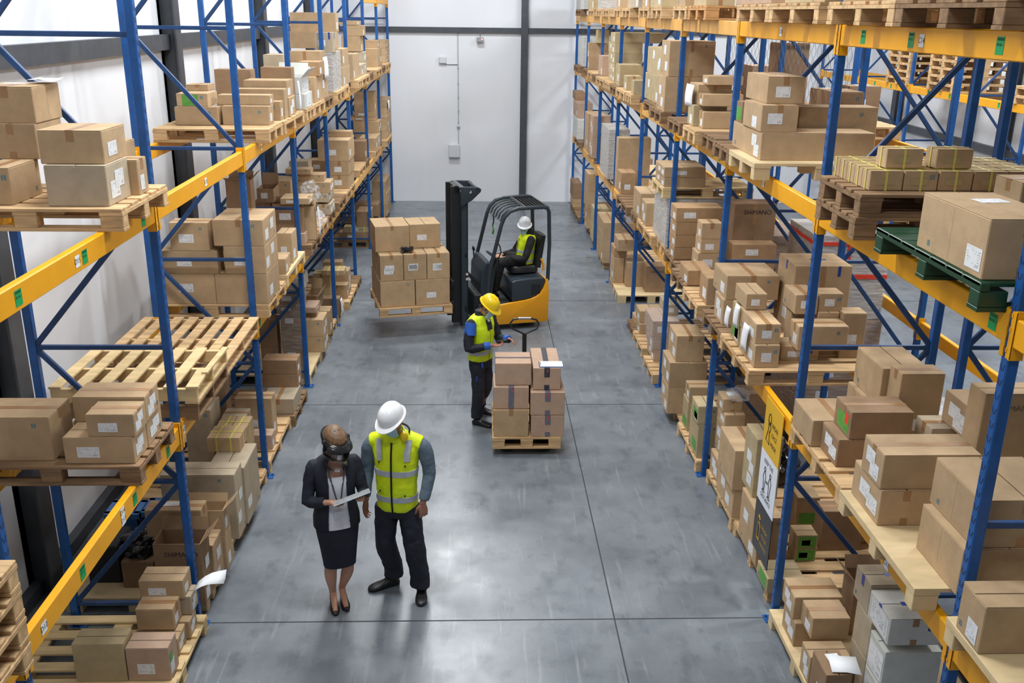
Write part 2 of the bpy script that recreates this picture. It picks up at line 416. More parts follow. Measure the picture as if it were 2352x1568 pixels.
# roof beam with brace seen high on the back left
# things on the back wall
GREYP = mat('light_grey_plastic', srgb(205,208,212), .45)
def wall_box(nm, x, z, wx, wz, d, label, cat):
    m = MB().box(x-wx/2, x+wx/2, BACKY-d, BACKY-.001, z-wz/2, z+wz/2, .012)
    o = m.build(nm, GREYP, loc=(x, BACKY-.05, z)); tag(o, label, cat)
    l = MB().box(x-wx/2+.01, x+wx/2-.01, BACKY-d-.006, BACKY-d, z-wz/2+.01, z+wz/2-.01, .004).build('cover', GREYP, o)
    return o
o = wall_box('junction_box', -.955, 3.71, .19, .17, .08, 'small white junction box high on the back wall, left of the conduit', 'junction box')
o = wall_box('distribution_box', -.67, 1.37, .30, .34, .12, 'pale grey square cabinet low on the back wall under the conduit', 'electrical box')
m = MB().box(-.562, -.546, BACKY-.03, BACKY, 1.55, 4.40)
for z in (3.5, 3.1, 2.75, 2.4, 2.1): m.box(-.57, -.538, BACKY-.034, BACKY, z, z+.03)
m.box(-.90, -.56, BACKY-.03, BACKY, 3.60, 3.612)
o = m.build('conduit', mat('conduit_grey', srgb(150,160,158), .5)); tag(o, 'thin vertical grey conduit with a side branch on the back wall', 'conduit')
MB().box(-.60, -.51, BACKY-.06, BACKY, 1.99, 2.06, .008).build('switch', GREYP, o)
d = empty('emergency_light', (0.02, BACKY-.12, 4.22), 'small emergency lamp unit with red light hanging below the back wall beam', 'emergency light')
MB().box(-.07, .11, BACKY-.16, BACKY-.06, 4.17, 4.29, .01).build('housing', mat('lamp_housing', srgb(150,150,152), .5), d)
MB().cyl((.02, BACKY-.1, 4.28), (.02, BACKY-.1, 4.41), .012).build('bracket', STEEL, d)
RL = bpy.data.materials.new('red_indicator'); RL.use_nodes = True; RL.node_tree.nodes['Principled BSDF'].inputs['Emission Color'].default_value = (1, .06, .02, 1); RL.node_tree.nodes['Principled BSDF'].inputs['Emission Strength'].default_value = 3
MB().box(.05, .09, BACKY-.165, BACKY-.16, 4.235, 4.26).build('indicator', RL, d)

# ---------------------------------------------------------------- pallet racking
SIDE = {'L': 'left rack', 'R': 'right rack', 'B': 'rack behind the right rack', 'C': 'far rack beyond the second aisle'}
NODES = [0.22, 1.345, 2.475, 3.60, 4.73, 5.86]
def post_mesh():
    m = MB(); h = 6.4
    # open profile: web with two returned flanges and a chamfered look
    m.box(-.045, .045, -.034, .034, 0, h, .006)
    return m
def frame(side, k, xf, xb, slots, hmax=6.4, thin=1.0, label=None):
    """one upright frame: front and rear post, horizontals, zigzag diagonals, foot plates"""
    y = YK(k); s = 1 if xf > xb else -1        # s points to the aisle
    root = empty('rack_upright', (xf, y, 0), label or '', 'rack frame', 'upright frames of the ' + SIDE[side])
    for x, nm in ((xf, 'front'), (xb, 'rear')):
        m = MB(); m.box(x-.031, x+.031, y-.030, y+.030, 0.008, hmax, .006)
        p = m.build('post', BLUE, root)
        if slots and nm == 'front':
            q = MB(); xx = x + s*.0316
            z = .25
            while z < 5.9:
                for t in (-1, 1):
                    c = Vector((xx, y+t*.012, z)); vv = Vector((0, t*.012, .034)); uu = Vector((0, .007, -t*.001))
                    q.quad(c, uu, vv)
                z += .075
            # slots on the face looking towards the camera as well
            z = .25
            n0 = len(p.data.polygons); pm = MB(); pm.raw([v - Vector((xf, y, 0)) for v in q.v], q.f); pm.uv = []
            add_faces(p, pm, SLOT)
        f = MB().box(x-.055+min(0, s*.03), x+.055+max(0, s*.03), y-.055, y+.055, 0, .008).cyl((x+s*.062, y+.032, .008), (x+s*.062, y+.032, .022), .010, 8)
        f.build('foot_plate', BLUE, root)
    nodes = [z for z in NODES if z < hmax]
    fb = lambda i: xf if i % 2 else xb
    for i, z in enumerate(nodes):
        MB().box(xf-s*.028, xb+s*.028, y-.016, y+.016, z-.018, z+.018, .004).build('horizontal_brace', BLUE_D, root)
        if i+1 < len(nodes):
            a = (fb(i)+(-s*.03 if fb(i) == xf else s*.03), y-.002, z+.02); b = (fb(i+1)+(-s*.03 if fb(i+1) == xf else s*.03), y-.002, nodes[i+1]-.02)
            MB().bar(a, b, .03, .042, c=.004).build('diagonal_brace', BLUE_D, root)
    return root
for k in range(2, 11):
    kk = k if k < 10 else 10
    frame('L', k, XL, XL-1.0, k <= 5, label='blue upright frame of the left rack, %s in line from the camera' % ORD[k-2])
    frame('R', k, XR, XR+1.0, k <= 5, label='blue upright frame of the right rack, %s in line from the camera' % ORD[k-2])
for k in range(3, 9):
    frame('B', k, XR+2.2, XR+1.25, False, label='blue upright frame behind the right rack, back to back, %s in line from camera' % ORD[k-3])
CY = (11.9, 14.6, 17.3, 20.0, 22.7, 25.4)
def frame_c(i, y):
    root = frame('C', 3 + (y-Y0)/DY, 8.87, 9.87, False, 5.4, label='light blue upright frame of far rack beyond the second aisle, %s in line from camera' % ORD[i])
    return root
for i, y in enumerate(CY): frame_c(i, y)

LEVZ = {'l': 1.69, 'm': 3.44, 't': 4.71}
LEVN = {'f': 'floor', 'l': 'lower shelf', 'm': 'upper shelf', 't': 'top shelf'}
def beam(side, xc, y0, y1, z, s, m, label, group, stickers=()):
    """box beam between two frames with hooked end connectors; s = outward direction"""
    xo = xc + s*.031
    o = MB().box(xo-s*.05, xo, y0+.046, y1-.046, z, z+.14, .006).build('rack_beam', m, loc=(xo, (y0+y1)/2, z))
    tag(o, label, 'rack beam', group, 'thing')
    for yy, t in ((y0, 1), (y1, -1)):
        c = MB().box(xo-s*.062, xo+s*.004, yy+t*.031, yy+t*.046, z-.065, z+.175)
        c.box(xo+s*.0005, xo+s*.006, yy+t*.012, yy+t*.046, z-.06, z+.17)
        for q in (-.03, .07, .14): c.box(xo+s*.006, xo+s*.009, yy+t*.010, yy+t*.022, z+q, z+q+.02)
        c.build('end_connector', m, o)
    for st in stickers:
        kind, yy, t1 = st
        zz = z+.068; xx = xo + s*.0015; u = (0, s, 0)
        if kind == 'g':
            q = MB().quad((xx, yy, zz), Vector(u)*.075, (0, 0, .085)); g = q.build('location_sticker', mat('sticker_green', srgb(0,158,84), .5), o); g['label'] = 'green location sticker'
            if t1: text(t1, .021, INK, g, (xx+s*.001, yy, zz+.004), u, (0, 0, 1))
            e = MB()
            for j in range(9): e.quad((xx+s*.001, yy-.028+j*.007, zz+.03), Vector(u)*(.0025 + .002*(j % 3 == 0)), (0, 0, .014))
            e.build('bar_code', INK, g)
        else:
            rows = t1.split('/')
            q = MB().quad((xx, yy, zz), Vector(u)*.065, (0, 0, .058*len(rows)+.012)); g = q.build('bay_sticker', PAPER, o); g['label'] = 'white bay number sticker'
            for i, r in enumerate(rows): text(r, .045, INK, g, (xx+s*.001, yy, zz+.028*(len(rows)-1)-.056*i), u, (0, 0, 1))
    return o
ST = {('L', 2, 'm'): [('g', 6.62, '00-06-1'), ('w', 5.47, 'D15'), ('g', 5.58, '00-05-1'), ('g', 4.72, '00-04-1')],
      ('L', 3, 'm'): [('w', 8.22, 'C15')], ('L', 4, 'm'): [('w', 10.42, 'D14')],
      ('L', 2, 'l'): [('g', 6.58, '00-02-1'), ('g', 5.85, '00-02-2'), ('w', 5.62, 'D14/D13'), ('g', 4.95, '00-01-1'), ('w', 4.42, 'D12')],
      ('L', 3, 'l'): [('w', 6.98, 'A2')], ('L', 4, 'l'): [('g', 9.75, '00-03-1'), ('g', 10.6, '00-03-2')],
      ('R', 2, 't'): [('g', 6.45, '00-04-1'), ('g', 5.72, '00-05-1'), ('w', 5.58, 'C14'), ('g', 4.72, '00-06-1')],
      ('R', 3, 't'): [('w', 8.25, 'C13')], ('R', 3, 'm'): [('w', 8.32, 'C12')], ('R', 4, 'm'): [('g', 10.25, '00-03-1'), ('g', 9.95, '00-02-1')],
      ('R', 2, 'l'): [('w', 5.02, 'C12/C11')], ('R', 2, 'm'): [('g', 4.35, '00-02-1')]}
BAYW = lambda k: 'near corner bay' if k == 1 else ORD[k-2] + ' bay'
for k in range(1, 10):
    y0, y1 = YK(k), YK(k+1)
    for side, X, s in (('L', XL, 1), ('R', XR, -1)):
        for lev in 'lmt':
            if lev == 't' and side == 'L': continue
            paler = k >= 5 or (k == 4 and lev == 't')
            st = ST.get((side, k, lev), [])
            if side == 'R': st = [(a, b, c) for a, b, c in st]
            beam(side, X, y0, y1, LEVZ[lev], s, ORANGE_PALE if paler else ORANGE, 'orange beam at the aisle front of the %s, %s, %s' % (SIDE[side], LEVN[lev], BAYW(k)),
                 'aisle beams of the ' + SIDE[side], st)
            beam(side, X - s*1.0, y0, y1, LEVZ[lev], -s, ORANGE_PALE if paler else ORANGE, 'orange beam at the rear of the %s, %s, %s' % (SIDE[side], LEVN[lev], BAYW(k)),
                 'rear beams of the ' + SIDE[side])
for k in (8, 9):
    beam('L', XL, YK(k), YK(k+1), 5.06, 1, ORANGE, 'topmost orange beam of left rack near the back wall, %s bay' % ORD[k-2], 'aisle beams of the left rack')
for k in range(3, 8):
    for lev in 'lm':
        for X, s, nm in ((XR+2.2, 1, 'second aisle side'), (XR+1.25, -1, 'side next to right rack')):
            if lev == 'l' and s == -1: continue
            beam('B', X, YK(k), YK(k+1), LEVZ[lev], s, ORANGE, 'orange beam behind the right rack, %s, %s, %s bay' % (nm, LEVN[lev], ORD[k-3]), 'beams of the back-to-back rack')
for i in range(len(CY)-1):
    for X, s, nm in ((8.87, -1, 'front'), (9.87, 1, 'rear')):
        o = beam('C', X, CY[i], CY[i+1], 3.44, s, ORANGE, 'orange %s beam of far rack beyond the second aisle, %s bay' % (nm, ORD[i]), 'beams of the far rack',
                 [('g', CY[i]+.9, ''), ('g', CY[i]+1.8, '')] if s < 0 else ())
# pallets: side, level, bay, kind, aisle x, back x, near y, far y, base z
PALLETS = [
('L','m',2,'p',-2.21,-3.41,5.927,6.832,3.58),
('L','m',4,'p',-2.19,-3.39,10.189,10.939,3.58),
('L','m',4,'p',-2.17,-3.37,10.951,12.201,3.58),
('L','m',5,'p',-2.17,-3.37,12.387,12.983,3.58),
('L','m',5,'p',-2.17,-3.37,12.995,13.887,3.58),
('L','m',6,'p',-2.17,-3.37,15.098,15.998,3.58),
('L','m',6,'p',-2.21,-3.41,16.037,16.837,3.58),
('L','m',7,'p',-2.17,-3.37,17.808,18.456,3.58),
('L','m',7,'p',-2.17,-3.37,18.468,19.718,3.58),
('L','m',8,'p',-2.17,-3.37,20.983,22.233,3.58),
('L','m',9,'p',-2.17,-3.37,23.228,24.478,3.58),
('L','l',2,'d',-2.29,-3.49,5.901,6.651,1.83),
('L','l',4,'p',-2.21,-3.41,9.677,10.627,1.83),
('L','l',4,'y',-2.24,-3.44,10.867,12.067,1.83),
('L','l',5,'d',-2.21,-3.41,12.389,13.189,1.83),
('L','l',5,'p',-2.26,-3.46,13.321,14.187,1.83),
('L','l',6,'p',-2.25,-3.45,16.188,17.438,1.83),
('L','l',7,'p',-2.32,-3.52,18.702,19.765,1.83),
('L','l',8,'p',-2.28,-3.48,21.276,22.376,1.83),
('L','l',9,'p',-2.2,-3.4,23.228,24.478,1.83),
('L','f',2,'s',-2.26,-3.56,5.547,6.847,0),
('L','f',3,'y',-2.33,-3.53,7.087,7.562,0),
('L','f',3,'p',-2.33,-3.53,7.574,8.41,0),
('L','f',3,'p',-2.33,-3.53,8.422,9.542,0),
('L','f',4,'p',-2.33,-3.53,9.71,10.956,0),
('L','f',4,'d',-2.28,-3.48,10.968,11.86,0),
('L','f',5,'y',-2.33,-3.53,12.387,13.387,0),
('L','f',5,'p',-2.33,-3.53,13.399,14.117,0),
('L','f',5,'p',-2.33,-3.53,14.178,14.978,0),
('L','f',6,'p',-2.33,-3.53,15.146,15.896,0),
('L','f',6,'p',-2.24,-3.44,15.909,17.064,0),
('L','f',8,'d',-2.33,-3.53,20.518,21.768,0),
('L','f',9,'p',-2.3,-3.5,23.228,24.428,0),
('R','t',2,'p',2.36,3.56,5.68,6.785,4.85),
('R','t',2,'d',2.36,3.56,4.468,5.668,4.85),
('R','t',3,'p',2.36,3.56,8.179,9.206,4.85),
('R','t',3,'p',2.36,3.56,6.967,8.167,4.85),
('R','t',4,'o',2.36,3.56,10.466,11.366,4.85),
('R','t',4,'p',2.36,3.56,11.467,12.267,4.85),
('R','t',5,'p',2.36,3.56,13.027,13.827,4.85),
('R','t',5,'p',2.36,3.56,14.036,14.936,4.85),
('R','t',6,'p',2.36,3.56,15.787,16.687,4.85),
('R','t',6,'p',2.36,3.56,16.888,17.688,4.85),
('R','t',7,'p',2.36,3.56,18.4,19.2,4.85),
('R','t',7,'p',2.36,3.56,19.521,20.321,4.85),
('R','t',8,'p',2.36,3.56,20.866,21.866,4.85),
('R','t',9,'d',2.36,3.56,23.47,24.72,4.85),
('R','m',2,'d',2.33,3.53,5.773,6.493,3.58),
('R','m',2,'v',2.36,3.56,4.262,5.512,3.58),
('R','m',3,'y',2.32,3.52,8.032,8.898,3.58),
('R','m',4,'d',2.37,3.57,9.677,10.327,3.58),
('R','m',4,'p',2.31,3.51,10.339,10.989,3.58),
('R','m',4,'d',2.3,3.5,11.111,11.861,3.58),
('R','m',5,'d',2.31,3.51,12.387,13.237,3.58),
('R','m',5,'d',2.4,3.6,13.249,14.293,3.58),
('R','m',6,'p',2.34,3.54,15.098,15.699,3.58),
('R','m',6,'p',2.32,3.52,15.711,16.68,3.58),
('R','m',7,'p',2.35,3.55,17.808,18.476,3.58),
('R','m',7,'p',2.33,3.53,18.488,19.738,3.58),
('R','m',8,'p',2.38,3.58,20.518,21.768,3.58),
('R','m',9,'d',2.31,3.51,23.228,24.228,3.58),
('R','l',1,'y',2.42,3.62,3.137,4.137,1.83),
('R','l',2,'p',2.38,3.58,5.546,6.617,1.83),
('R','l',2,'y',2.36,3.56,4.384,5.522,1.83),
('R','l',3,'p',2.35,3.55,7.72,8.766,1.83),
('R','l',4,'p',2.32,3.52,9.677,10.427,1.83),
('R','l',4,'d',2.35,3.55,10.477,11.277,1.83),
('R','l',4,'d',2.44,3.64,11.289,12.267,1.83),
('R','l',5,'p',2.48,3.68,12.387,13.018,1.83),
('R','l',5,'s',2.4,3.6,12.387,13.237,2.62),
('R','l',5,'p',2.4,3.6,13.03,14.28,1.83),
('R','l',6,'d',2.36,3.56,15.098,16.298,1.83),
('R','l',7,'y',2.56,3.76,18.43,19.68,1.83),
('R','l',6,'p',2.56,3.76,16.488,17.688,1.83),
('R','l',8,'p',2.52,3.72,20.518,21.768,1.83),
('R','l',9,'d',2.4,3.6,23.228,24.478,1.83),
('R','f',2,'y',2.46,3.66,5.547,6.847,0),
('R','f',3,'p',2.52,3.72,8.37,9.478,0),
('R','f',3,'p',2.54,3.74,7.158,8.358,0),
('R','f',4,'p',2.5,3.7,10.812,11.612,0),
('R','f',4,'p',2.45,3.65,9.677,10.769,0),
('R','f',5,'p',2.42,3.62,12.387,13.187,0),
('R','f',5,'p',2.45,3.65,13.494,14.386,0),
('R','f',6,'y',2.49,3.69,16.354,17.065,0),
('R','f',6,'p',2.5,3.7,17.077,17.688,0),
('R','f',7,'p',2.52,3.72,18.822,19.822,0),
('R','f',8,'d',2.56,3.76,21.442,22.692,0),
('R','f',9,'d',2.43,3.63,23.228,24.478,0),
('L','m',5,'d',-2.17,-3.37,13.899,14.699,3.58),
('L','m',7,'d',-2.17,-3.37,19.754,20.398,3.58),
('L','m',8,'d',-2.17,-3.37,22.245,23.093,3.58),
('L','l',5,'d',-2.26,-3.46,14.199,14.978,1.83),
('L','l',6,'d',-2.25,-3.45,15.332,16.132,1.83),
('L','l',7,'d',-2.32,-3.52,19.777,20.398,1.83),
('L','f',6,'d',-2.24,-3.44,17.076,17.688,0),
('L','f',8,'d',-2.33,-3.53,22.459,23.108,0),
('R','m',3,'d',2.32,3.52,8.91,9.557,3.58),
('R','m',6,'d',2.32,3.52,16.692,17.492,3.58),
('R','m',7,'d',2.33,3.53,19.75,20.398,3.58),
('R','m',8,'d',2.38,3.58,21.903,22.703,3.58),
('R','l',3,'d',2.35,3.55,8.778,9.557,1.83),
('R','l',5,'d',2.4,3.6,14.292,14.917,1.83),
('R','f',5,'d',2.45,3.65,14.398,14.978,0),
('R','f',8,'d',2.56,3.76,20.518,21.215,0),
('R','f',9,'d',2.43,3.63,24.49,25.24,0),
]
# cartons: side, level, bay, aisle x, back x, near y, far y, base z, top z, colour, features
CARTONS = [
('L','f',2,-2.299,-2.616,6.01,6.211,0.144,0.433,'p','LFH'),
('L','f',2,-2.33,-2.689,6.313,6.521,0.144,0.289,'k','L2'),
('L','f',2,-2.3,-2.639,6.525,6.712,0.144,0.297,'k','L2'),
('L','f',2,-2.62,-3,6.007,6.207,0.144,0.475,'y',''),
('L','f',3,-2.3,-2.692,6.982,7.232,0.144,0.726,'d','oL2N'),
('L','f',3,-2.28,-2.752,7.236,7.525,0.144,0.556,'k','L2'),
('L','f',3,-2.25,-2.63,7.529,7.722,0.144,0.487,'k','L'),
('L','f',3,-2.27,-2.958,8.043,8.324,0.144,0.821,'g','L2F'),
('L','f',3,-2.25,-2.602,8.328,8.888,0.144,0.751,'g','L'),
('L','f',3,-2.75,-3.026,9.099,9.469,0.144,1.021,'g',''),
('L','f',3,-2.45,-2.706,9.305,9.542,0.144,0.857,'g','T'),
('L','f',4,-2.36,-2.601,10.01,10.21,0.144,0.32,'p','L'),
('L','f',4,-2.298,-2.694,11.028,11.531,0.144,0.343,'g','T'),
('L','f',4,-2.75,-3.13,9.71,9.91,0.144,0.641,'d','F'),
('L','f',5,-2.4,-2.69,12.402,12.652,0.144,0.844,'d','FW'),
('L','f',5,-2.75,-2.982,12.402,12.652,0.144,0.539,'d',''),
('L','f',5,-2.27,-2.65,13.314,13.735,0.144,0.393,'k','L2'),
('L','f',5,-2.4,-2.618,14.435,14.758,0.144,0.41,'k','L'),
('L','f',5,-2.3,-2.68,14.121,14.397,0.144,0.532,'k','L'),
('L','f',6,-2.3,-2.68,15.146,15.346,0.144,0.425,'d',''),
('L','f',6,-2.3,-2.68,16.115,16.35,0.144,0.384,'k','L'),
('L','f',6,-2.3,-2.708,16.354,16.656,0.144,0.578,'k','L2'),
('L','f',6,-2.55,-2.838,15.862,16.116,0.144,0.403,'y',''),
('L','f',6,-2.5,-2.988,17.28,17.673,0.144,0.289,'g',''),
('L','f',8,-2.35,-3.059,20.533,20.783,0.144,0.338,'d','F'),
('L','f',8,-2.4,-2.969,22.646,23.072,0.144,0.282,'d','L'),
('L','f',9,-2.25,-2.613,23.243,24.269,0.144,0.42,'k','L'),
('R','f',2,2.5,2.905,6.335,6.631,0.144,0.361,'k','L2'),
('R','f',2,2.47,2.776,5.885,6.085,0.144,0.384,'k','L2'),
('R','f',2,2.47,2.665,5.574,5.865,0.144,0.469,'d','LA'),
('R','f',2,2.82,3.228,5.475,5.741,0.144,0.439,'w','L2'),
('R','f',2,2.82,3.2,5.745,6.027,0.144,0.464,'g',''),
('R','f',2,3,3.3,6.477,6.717,0.144,0.63,'d','o'),
('R','f',3,2.52,2.9,8.383,9.027,0.144,0.456,'k','L2'),
('R','f',3,2.55,2.737,9.134,9.478,0.144,0.401,'k','L2'),
('R','f',3,2.52,2.737,7.517,8.118,0.144,0.633,'k','L2'),
('R','f',3,2.5,2.832,7.08,7.395,0.144,0.284,'y','G'),
('R','f',3,2.9,3.101,7.58,7.78,0.144,0.28,'k','XF'),
('R','f',3,3.2,3.597,7.764,7.982,0.144,0.558,'d','T'),
('R','f',4,2.36,2.826,11.017,11.465,0.144,0.5,'k','L2'),
('R','f',4,2.5,2.731,10.486,10.769,0.144,0.526,'y','G'),
('R','f',4,2.458,2.683,9.747,10.175,0.144,0.564,'y','G'),
('R','f',4,3.1,3.48,10.345,10.648,0.144,0.413,'d',''),
('R','f',5,2.52,2.9,12.911,13.478,0.144,0.323,'p','L2'),
('R','f',5,2.52,2.726,14.169,14.61,0.144,0.304,'k','L'),
('R','f',5,2.52,2.9,14.633,14.963,0.144,0.269,'k',''),
('R','f',6,2.699,3.053,16.908,17.609,0.144,0.604,'k',''),
('R','f',6,3,3.354,16.547,16.884,0.144,0.625,'d','N'),
('R','f',6,2.5,2.695,17.173,17.673,0.144,0.622,'k','L'),
('R','f',7,2.48,2.86,18.66,19.703,0.144,0.721,'k','L'),
('R','f',8,2.5,2.734,21.921,22.406,0.144,0.386,'k','L'),
('R','f',8,2.5,2.822,20.533,21.097,0.144,0.514,'y',''),
('R','f',9,2.42,2.646,24.465,25.214,0.144,0.257,'k',''),
('R','f',9,2.42,2.646,24.465,25.214,0.257,0.369,'k',''),
('R','f',3,2.9,3.101,7.58,7.78,0.28,0.416,'k','XF'),
('L','f',8,-2.4,-2.944,22.535,23.06,0.282,0.565,'d',''),
('L','f',6,-2.566,-2.921,17.423,17.673,0.289,0.462,'k',''),
('L','f',2,-2.3,-2.68,6.617,6.797,0.297,0.466,'g','L2'),
('L','f',2,-2.378,-2.669,6.413,6.613,0.301,0.492,'k','LT'),
('R','f',5,2.52,2.9,14.236,14.632,0.304,0.498,'k','L'),
('R','f',5,2.495,2.875,12.911,13.478,0.323,0.529,'p','LW'),
('L','f',8,-2.33,-2.945,20.533,20.783,0.338,0.464,'y','FTSN'),
('L','f',4,-2.309,-2.763,11.435,11.699,0.343,0.522,'d','L'),
('R','f',2,2.493,2.879,6.392,6.678,0.361,0.562,'k','L2T'),
('R','f',9,2.42,2.643,24.465,25.356,0.369,0.774,'d','T'),
('R','f',2,2.552,2.847,6.132,6.388,0.361,0.548,'k','LT'),
('R','f',8,2.5,2.734,21.921,22.406,0.386,0.628,'k','L'),
('L','f',5,-2.27,-2.65,13.314,13.735,0.393,0.643,'k','L2'),
('R','f',3,2.6,2.839,9.212,9.542,0.401,0.767,'k','L2'),
('L','f',6,-2.55,-2.838,15.862,16.116,0.403,0.662,'y',''),
('L','f',5,-2.531,-2.712,14.463,14.963,0.41,0.661,'k','FLO'),
('R','f',4,3.1,3.48,10.345,10.648,0.413,0.683,'d',''),
('R','f',3,3.067,3.289,8.106,8.389,0.144,0.519,'k','X'),
('L','f',9,-2.25,-2.613,23.243,24.269,0.42,0.696,'k','L'),
('R','f',2,2.82,3.228,5.475,5.741,0.439,0.733,'w','L2'),
('R','f',3,2.495,2.875,8.376,8.976,0.456,0.886,'k','T'),
('R','f',2,2.82,3.2,5.745,6.027,0.464,0.784,'g',''),
('L','f',8,-2.358,-2.661,20.533,21.133,0.464,0.796,'d',''),
('L','f',3,-2.25,-2.63,7.529,7.708,0.487,0.732,'k','Lo'),
('L','f',2,-2.34,-2.689,6.59,6.807,0.466,0.631,'k','LF'),
('R','f',4,2.361,2.838,11.017,11.521,0.5,0.825,'k','L2'),
('R','f',8,2.5,2.822,20.533,21.097,0.514,0.885,'y',''),
('L','f',4,-2.31,-2.749,11.435,11.704,0.522,0.706,'d','LT'),
('L','f',4,-2.394,-2.819,10.27,10.493,0.144,0.664,'k','FLT'),
('R','f',4,2.506,2.785,10.489,10.732,0.526,0.711,'k','LT'),
('R','f',5,2.482,2.862,12.911,13.558,0.529,0.758,'p','FW'),
('L','f',5,-2.75,-2.982,12.402,12.652,0.539,0.934,'d',''),
('L','f',3,-2.38,-2.863,7.337,7.525,0.556,0.843,'k','LTA'),
('R','f',4,2.442,2.665,9.747,10.077,0.564,0.776,'y','GL'),
('R','f',6,2.5,2.738,17.198,17.673,0.622,0.805,'o',''),
('R','f',8,2.5,2.702,21.922,22.682,0.628,1.022,'k',''),
('R','f',3,2.55,2.792,7.902,8.279,0.633,1.227,'y','L3'),
('L','f',4,-2.75,-3.13,9.71,9.91,0.641,1.138,'d','F'),
('L','f',5,-2.383,-2.763,13.486,13.74,0.647,0.727,'k','FL'),
('L','f',6,-2.287,-2.667,15.73,16.06,0.666,0.746,'k','S'),
('L','f',9,-2.27,-2.604,23.243,24.393,0.696,0.845,'k',''),
('R','f',7,2.48,2.86,18.661,19.789,0.721,0.968,'k','T'),
('L','f',5,-2.376,-2.756,13.374,13.77,0.731,0.811,'p','FL'),
('L','f',3,-2.363,-2.686,8.677,8.975,0.751,0.903,'k','S'),
('L','f',3,-2.372,-2.687,8.979,9.301,0.144,0.872,'k','S'),
('R','f',5,2.706,2.899,13.181,13.699,0.758,0.924,'g','F'),
('R','f',3,2.6,2.817,9.205,9.542,0.767,0.908,'k','L'),
('R','f',2,2.82,3.2,5.839,6.115,0.784,1.037,'g','B'),
('R','f',2,2.82,3.184,5.475,5.835,0.788,1.005,'w','L2B'),
('R','f',6,2.526,2.82,16.94,17.478,0.809,1.019,'k','T'),
('R','f',4,2.433,2.782,11.059,11.548,0.825,1.162,'k','L2T'),
('L','f',5,-2.4,-2.69,12.402,12.652,0.844,1.029,'d','FW'),
('L','f',9,-2.27,-2.604,23.243,24.393,0.845,0.995,'k',''),
('R','f',3,2.588,2.799,9.29,9.542,0.908,1.052,'k','LA'),
('R','f',8,2.5,2.702,21.922,22.682,1.022,1.415,'k',''),
('L','f',5,-2.4,-2.723,12.402,12.703,1.029,1.144,'d','FW'),
('L','f',5,-2.4,-2.737,12.421,12.829,1.144,1.308,'d','FW'),
('L','f',5,-2.4,-2.936,12.544,13.027,1.308,1.474,'f','W'),
('L','l',2,-2.889,-3.42,5.988,6.341,1.974,2.296,'k','T'),
('L','l',2,-2.331,-2.801,5.941,6.21,1.974,2.169,'k','L2F'),
('L','l',2,-2.329,-2.836,6.214,6.537,1.974,2.168,'k','L2'),
('L','l',4,-2.268,-2.454,11.418,11.75,1.974,2.348,'k','FL'),
('L','l',4,-2.252,-2.632,10.886,11.086,1.974,2.162,'k','FL'),
('L','l',4,-2.27,-2.65,11.095,11.295,1.974,2.147,'k',''),
('L','l',4,-2.75,-3.05,11.555,11.754,1.974,2.966,'d','LO'),
('L','l',4,-2.85,-3.115,11.758,11.958,1.974,2.673,'g',''),
('L','l',5,-2.75,-2.99,12.637,13.13,1.974,2.496,'d',''),
('L','l',5,-2.3,-2.68,12.482,12.682,1.974,2.105,'p',''),
('L','l',5,-2.461,-2.732,14.007,14.493,1.974,2.162,'g',''),
('L','l',5,-2.244,-2.457,14.362,14.835,1.974,2.137,'g','L2'),
('L','l',5,-2.75,-3.13,14.009,14.463,1.974,2.544,'k','L'),
('L','l',6,-2.262,-2.587,16.636,17.403,1.974,2.206,'k','FT'),
('L','l',6,-2.75,-3.063,15.563,15.901,1.974,2.287,'g','F'),
('L','l',6,-2.72,-3.021,17.228,17.541,1.974,2.168,'k','F'),
('L','l',7,-2.35,-2.777,19.972,20.383,1.974,2.364,'d','L'),
('L','l',8,-2.28,-2.66,21.427,22.577,1.974,2.248,'k','L2'),
('L','l',9,-2.24,-2.62,23.589,24.739,1.974,2.21,'k','L2'),
('R','l',1,2.423,3.123,3.822,4.053,1.974,2.241,'k','LA'),
('R','l',2,2.378,2.758,6.172,6.598,1.974,2.178,'k','T'),
('R','l',2,2.445,2.65,5.846,6.168,1.974,2.178,'d','L2'),
('R','l',2,2.867,3.237,6.373,6.832,1.974,2.222,'k','FT'),
('R','l',2,2.95,3.265,6.135,6.335,1.974,2.548,'k','TF'),
('R','l',2,2.417,2.738,5.055,5.486,1.974,2.211,'k','L2'),
('R','l',2,2.55,3.05,4.311,4.812,1.974,2.26,'k',''),
('R','l',2,3.02,3.405,5.743,5.979,1.974,2.306,'g','T'),
('R','l',2,3.15,3.5,5.546,5.739,1.974,2.253,'k','L3N'),
('R','l',2,3.1,3.45,5.322,5.522,1.974,2.729,'k','LN'),
('R','l',3,2.407,2.629,7.785,8.302,1.974,2.183,'k','FL'),
('R','l',3,2.7,3.046,7.97,8.238,1.974,2.108,'k','FAB'),
('R','l',3,2.42,2.631,8.374,8.663,1.974,2.336,'y','GL'),
('R','l',3,2.42,2.8,8.999,9.357,1.974,2.236,'k','L2'),
('R','l',3,2.85,3.046,8.242,8.405,1.974,2.362,'k','F'),
('R','l',3,3.05,3.246,8.107,8.326,1.974,2.385,'k','F'),
('R','l',3,3,3.552,8.698,9.226,1.974,2.66,'k','LB'),
('R','l',3,3.25,3.47,8.033,8.233,1.974,2.399,'k','F'),
('R','l',4,2.417,2.797,9.692,10.048,1.974,2.269,'o','L'),
('R','l',4,2.375,2.656,10.459,10.93,1.974,2.15,'o','LT'),
('R','l',4,2.6,2.903,11.003,11.323,1.974,2.22,'k','FL'),
('R','l',4,2.45,3.081,11.681,11.999,1.974,2.132,'o','L'),
('R','l',4,3,3.525,10.953,11.204,1.974,2.156,'o','F'),
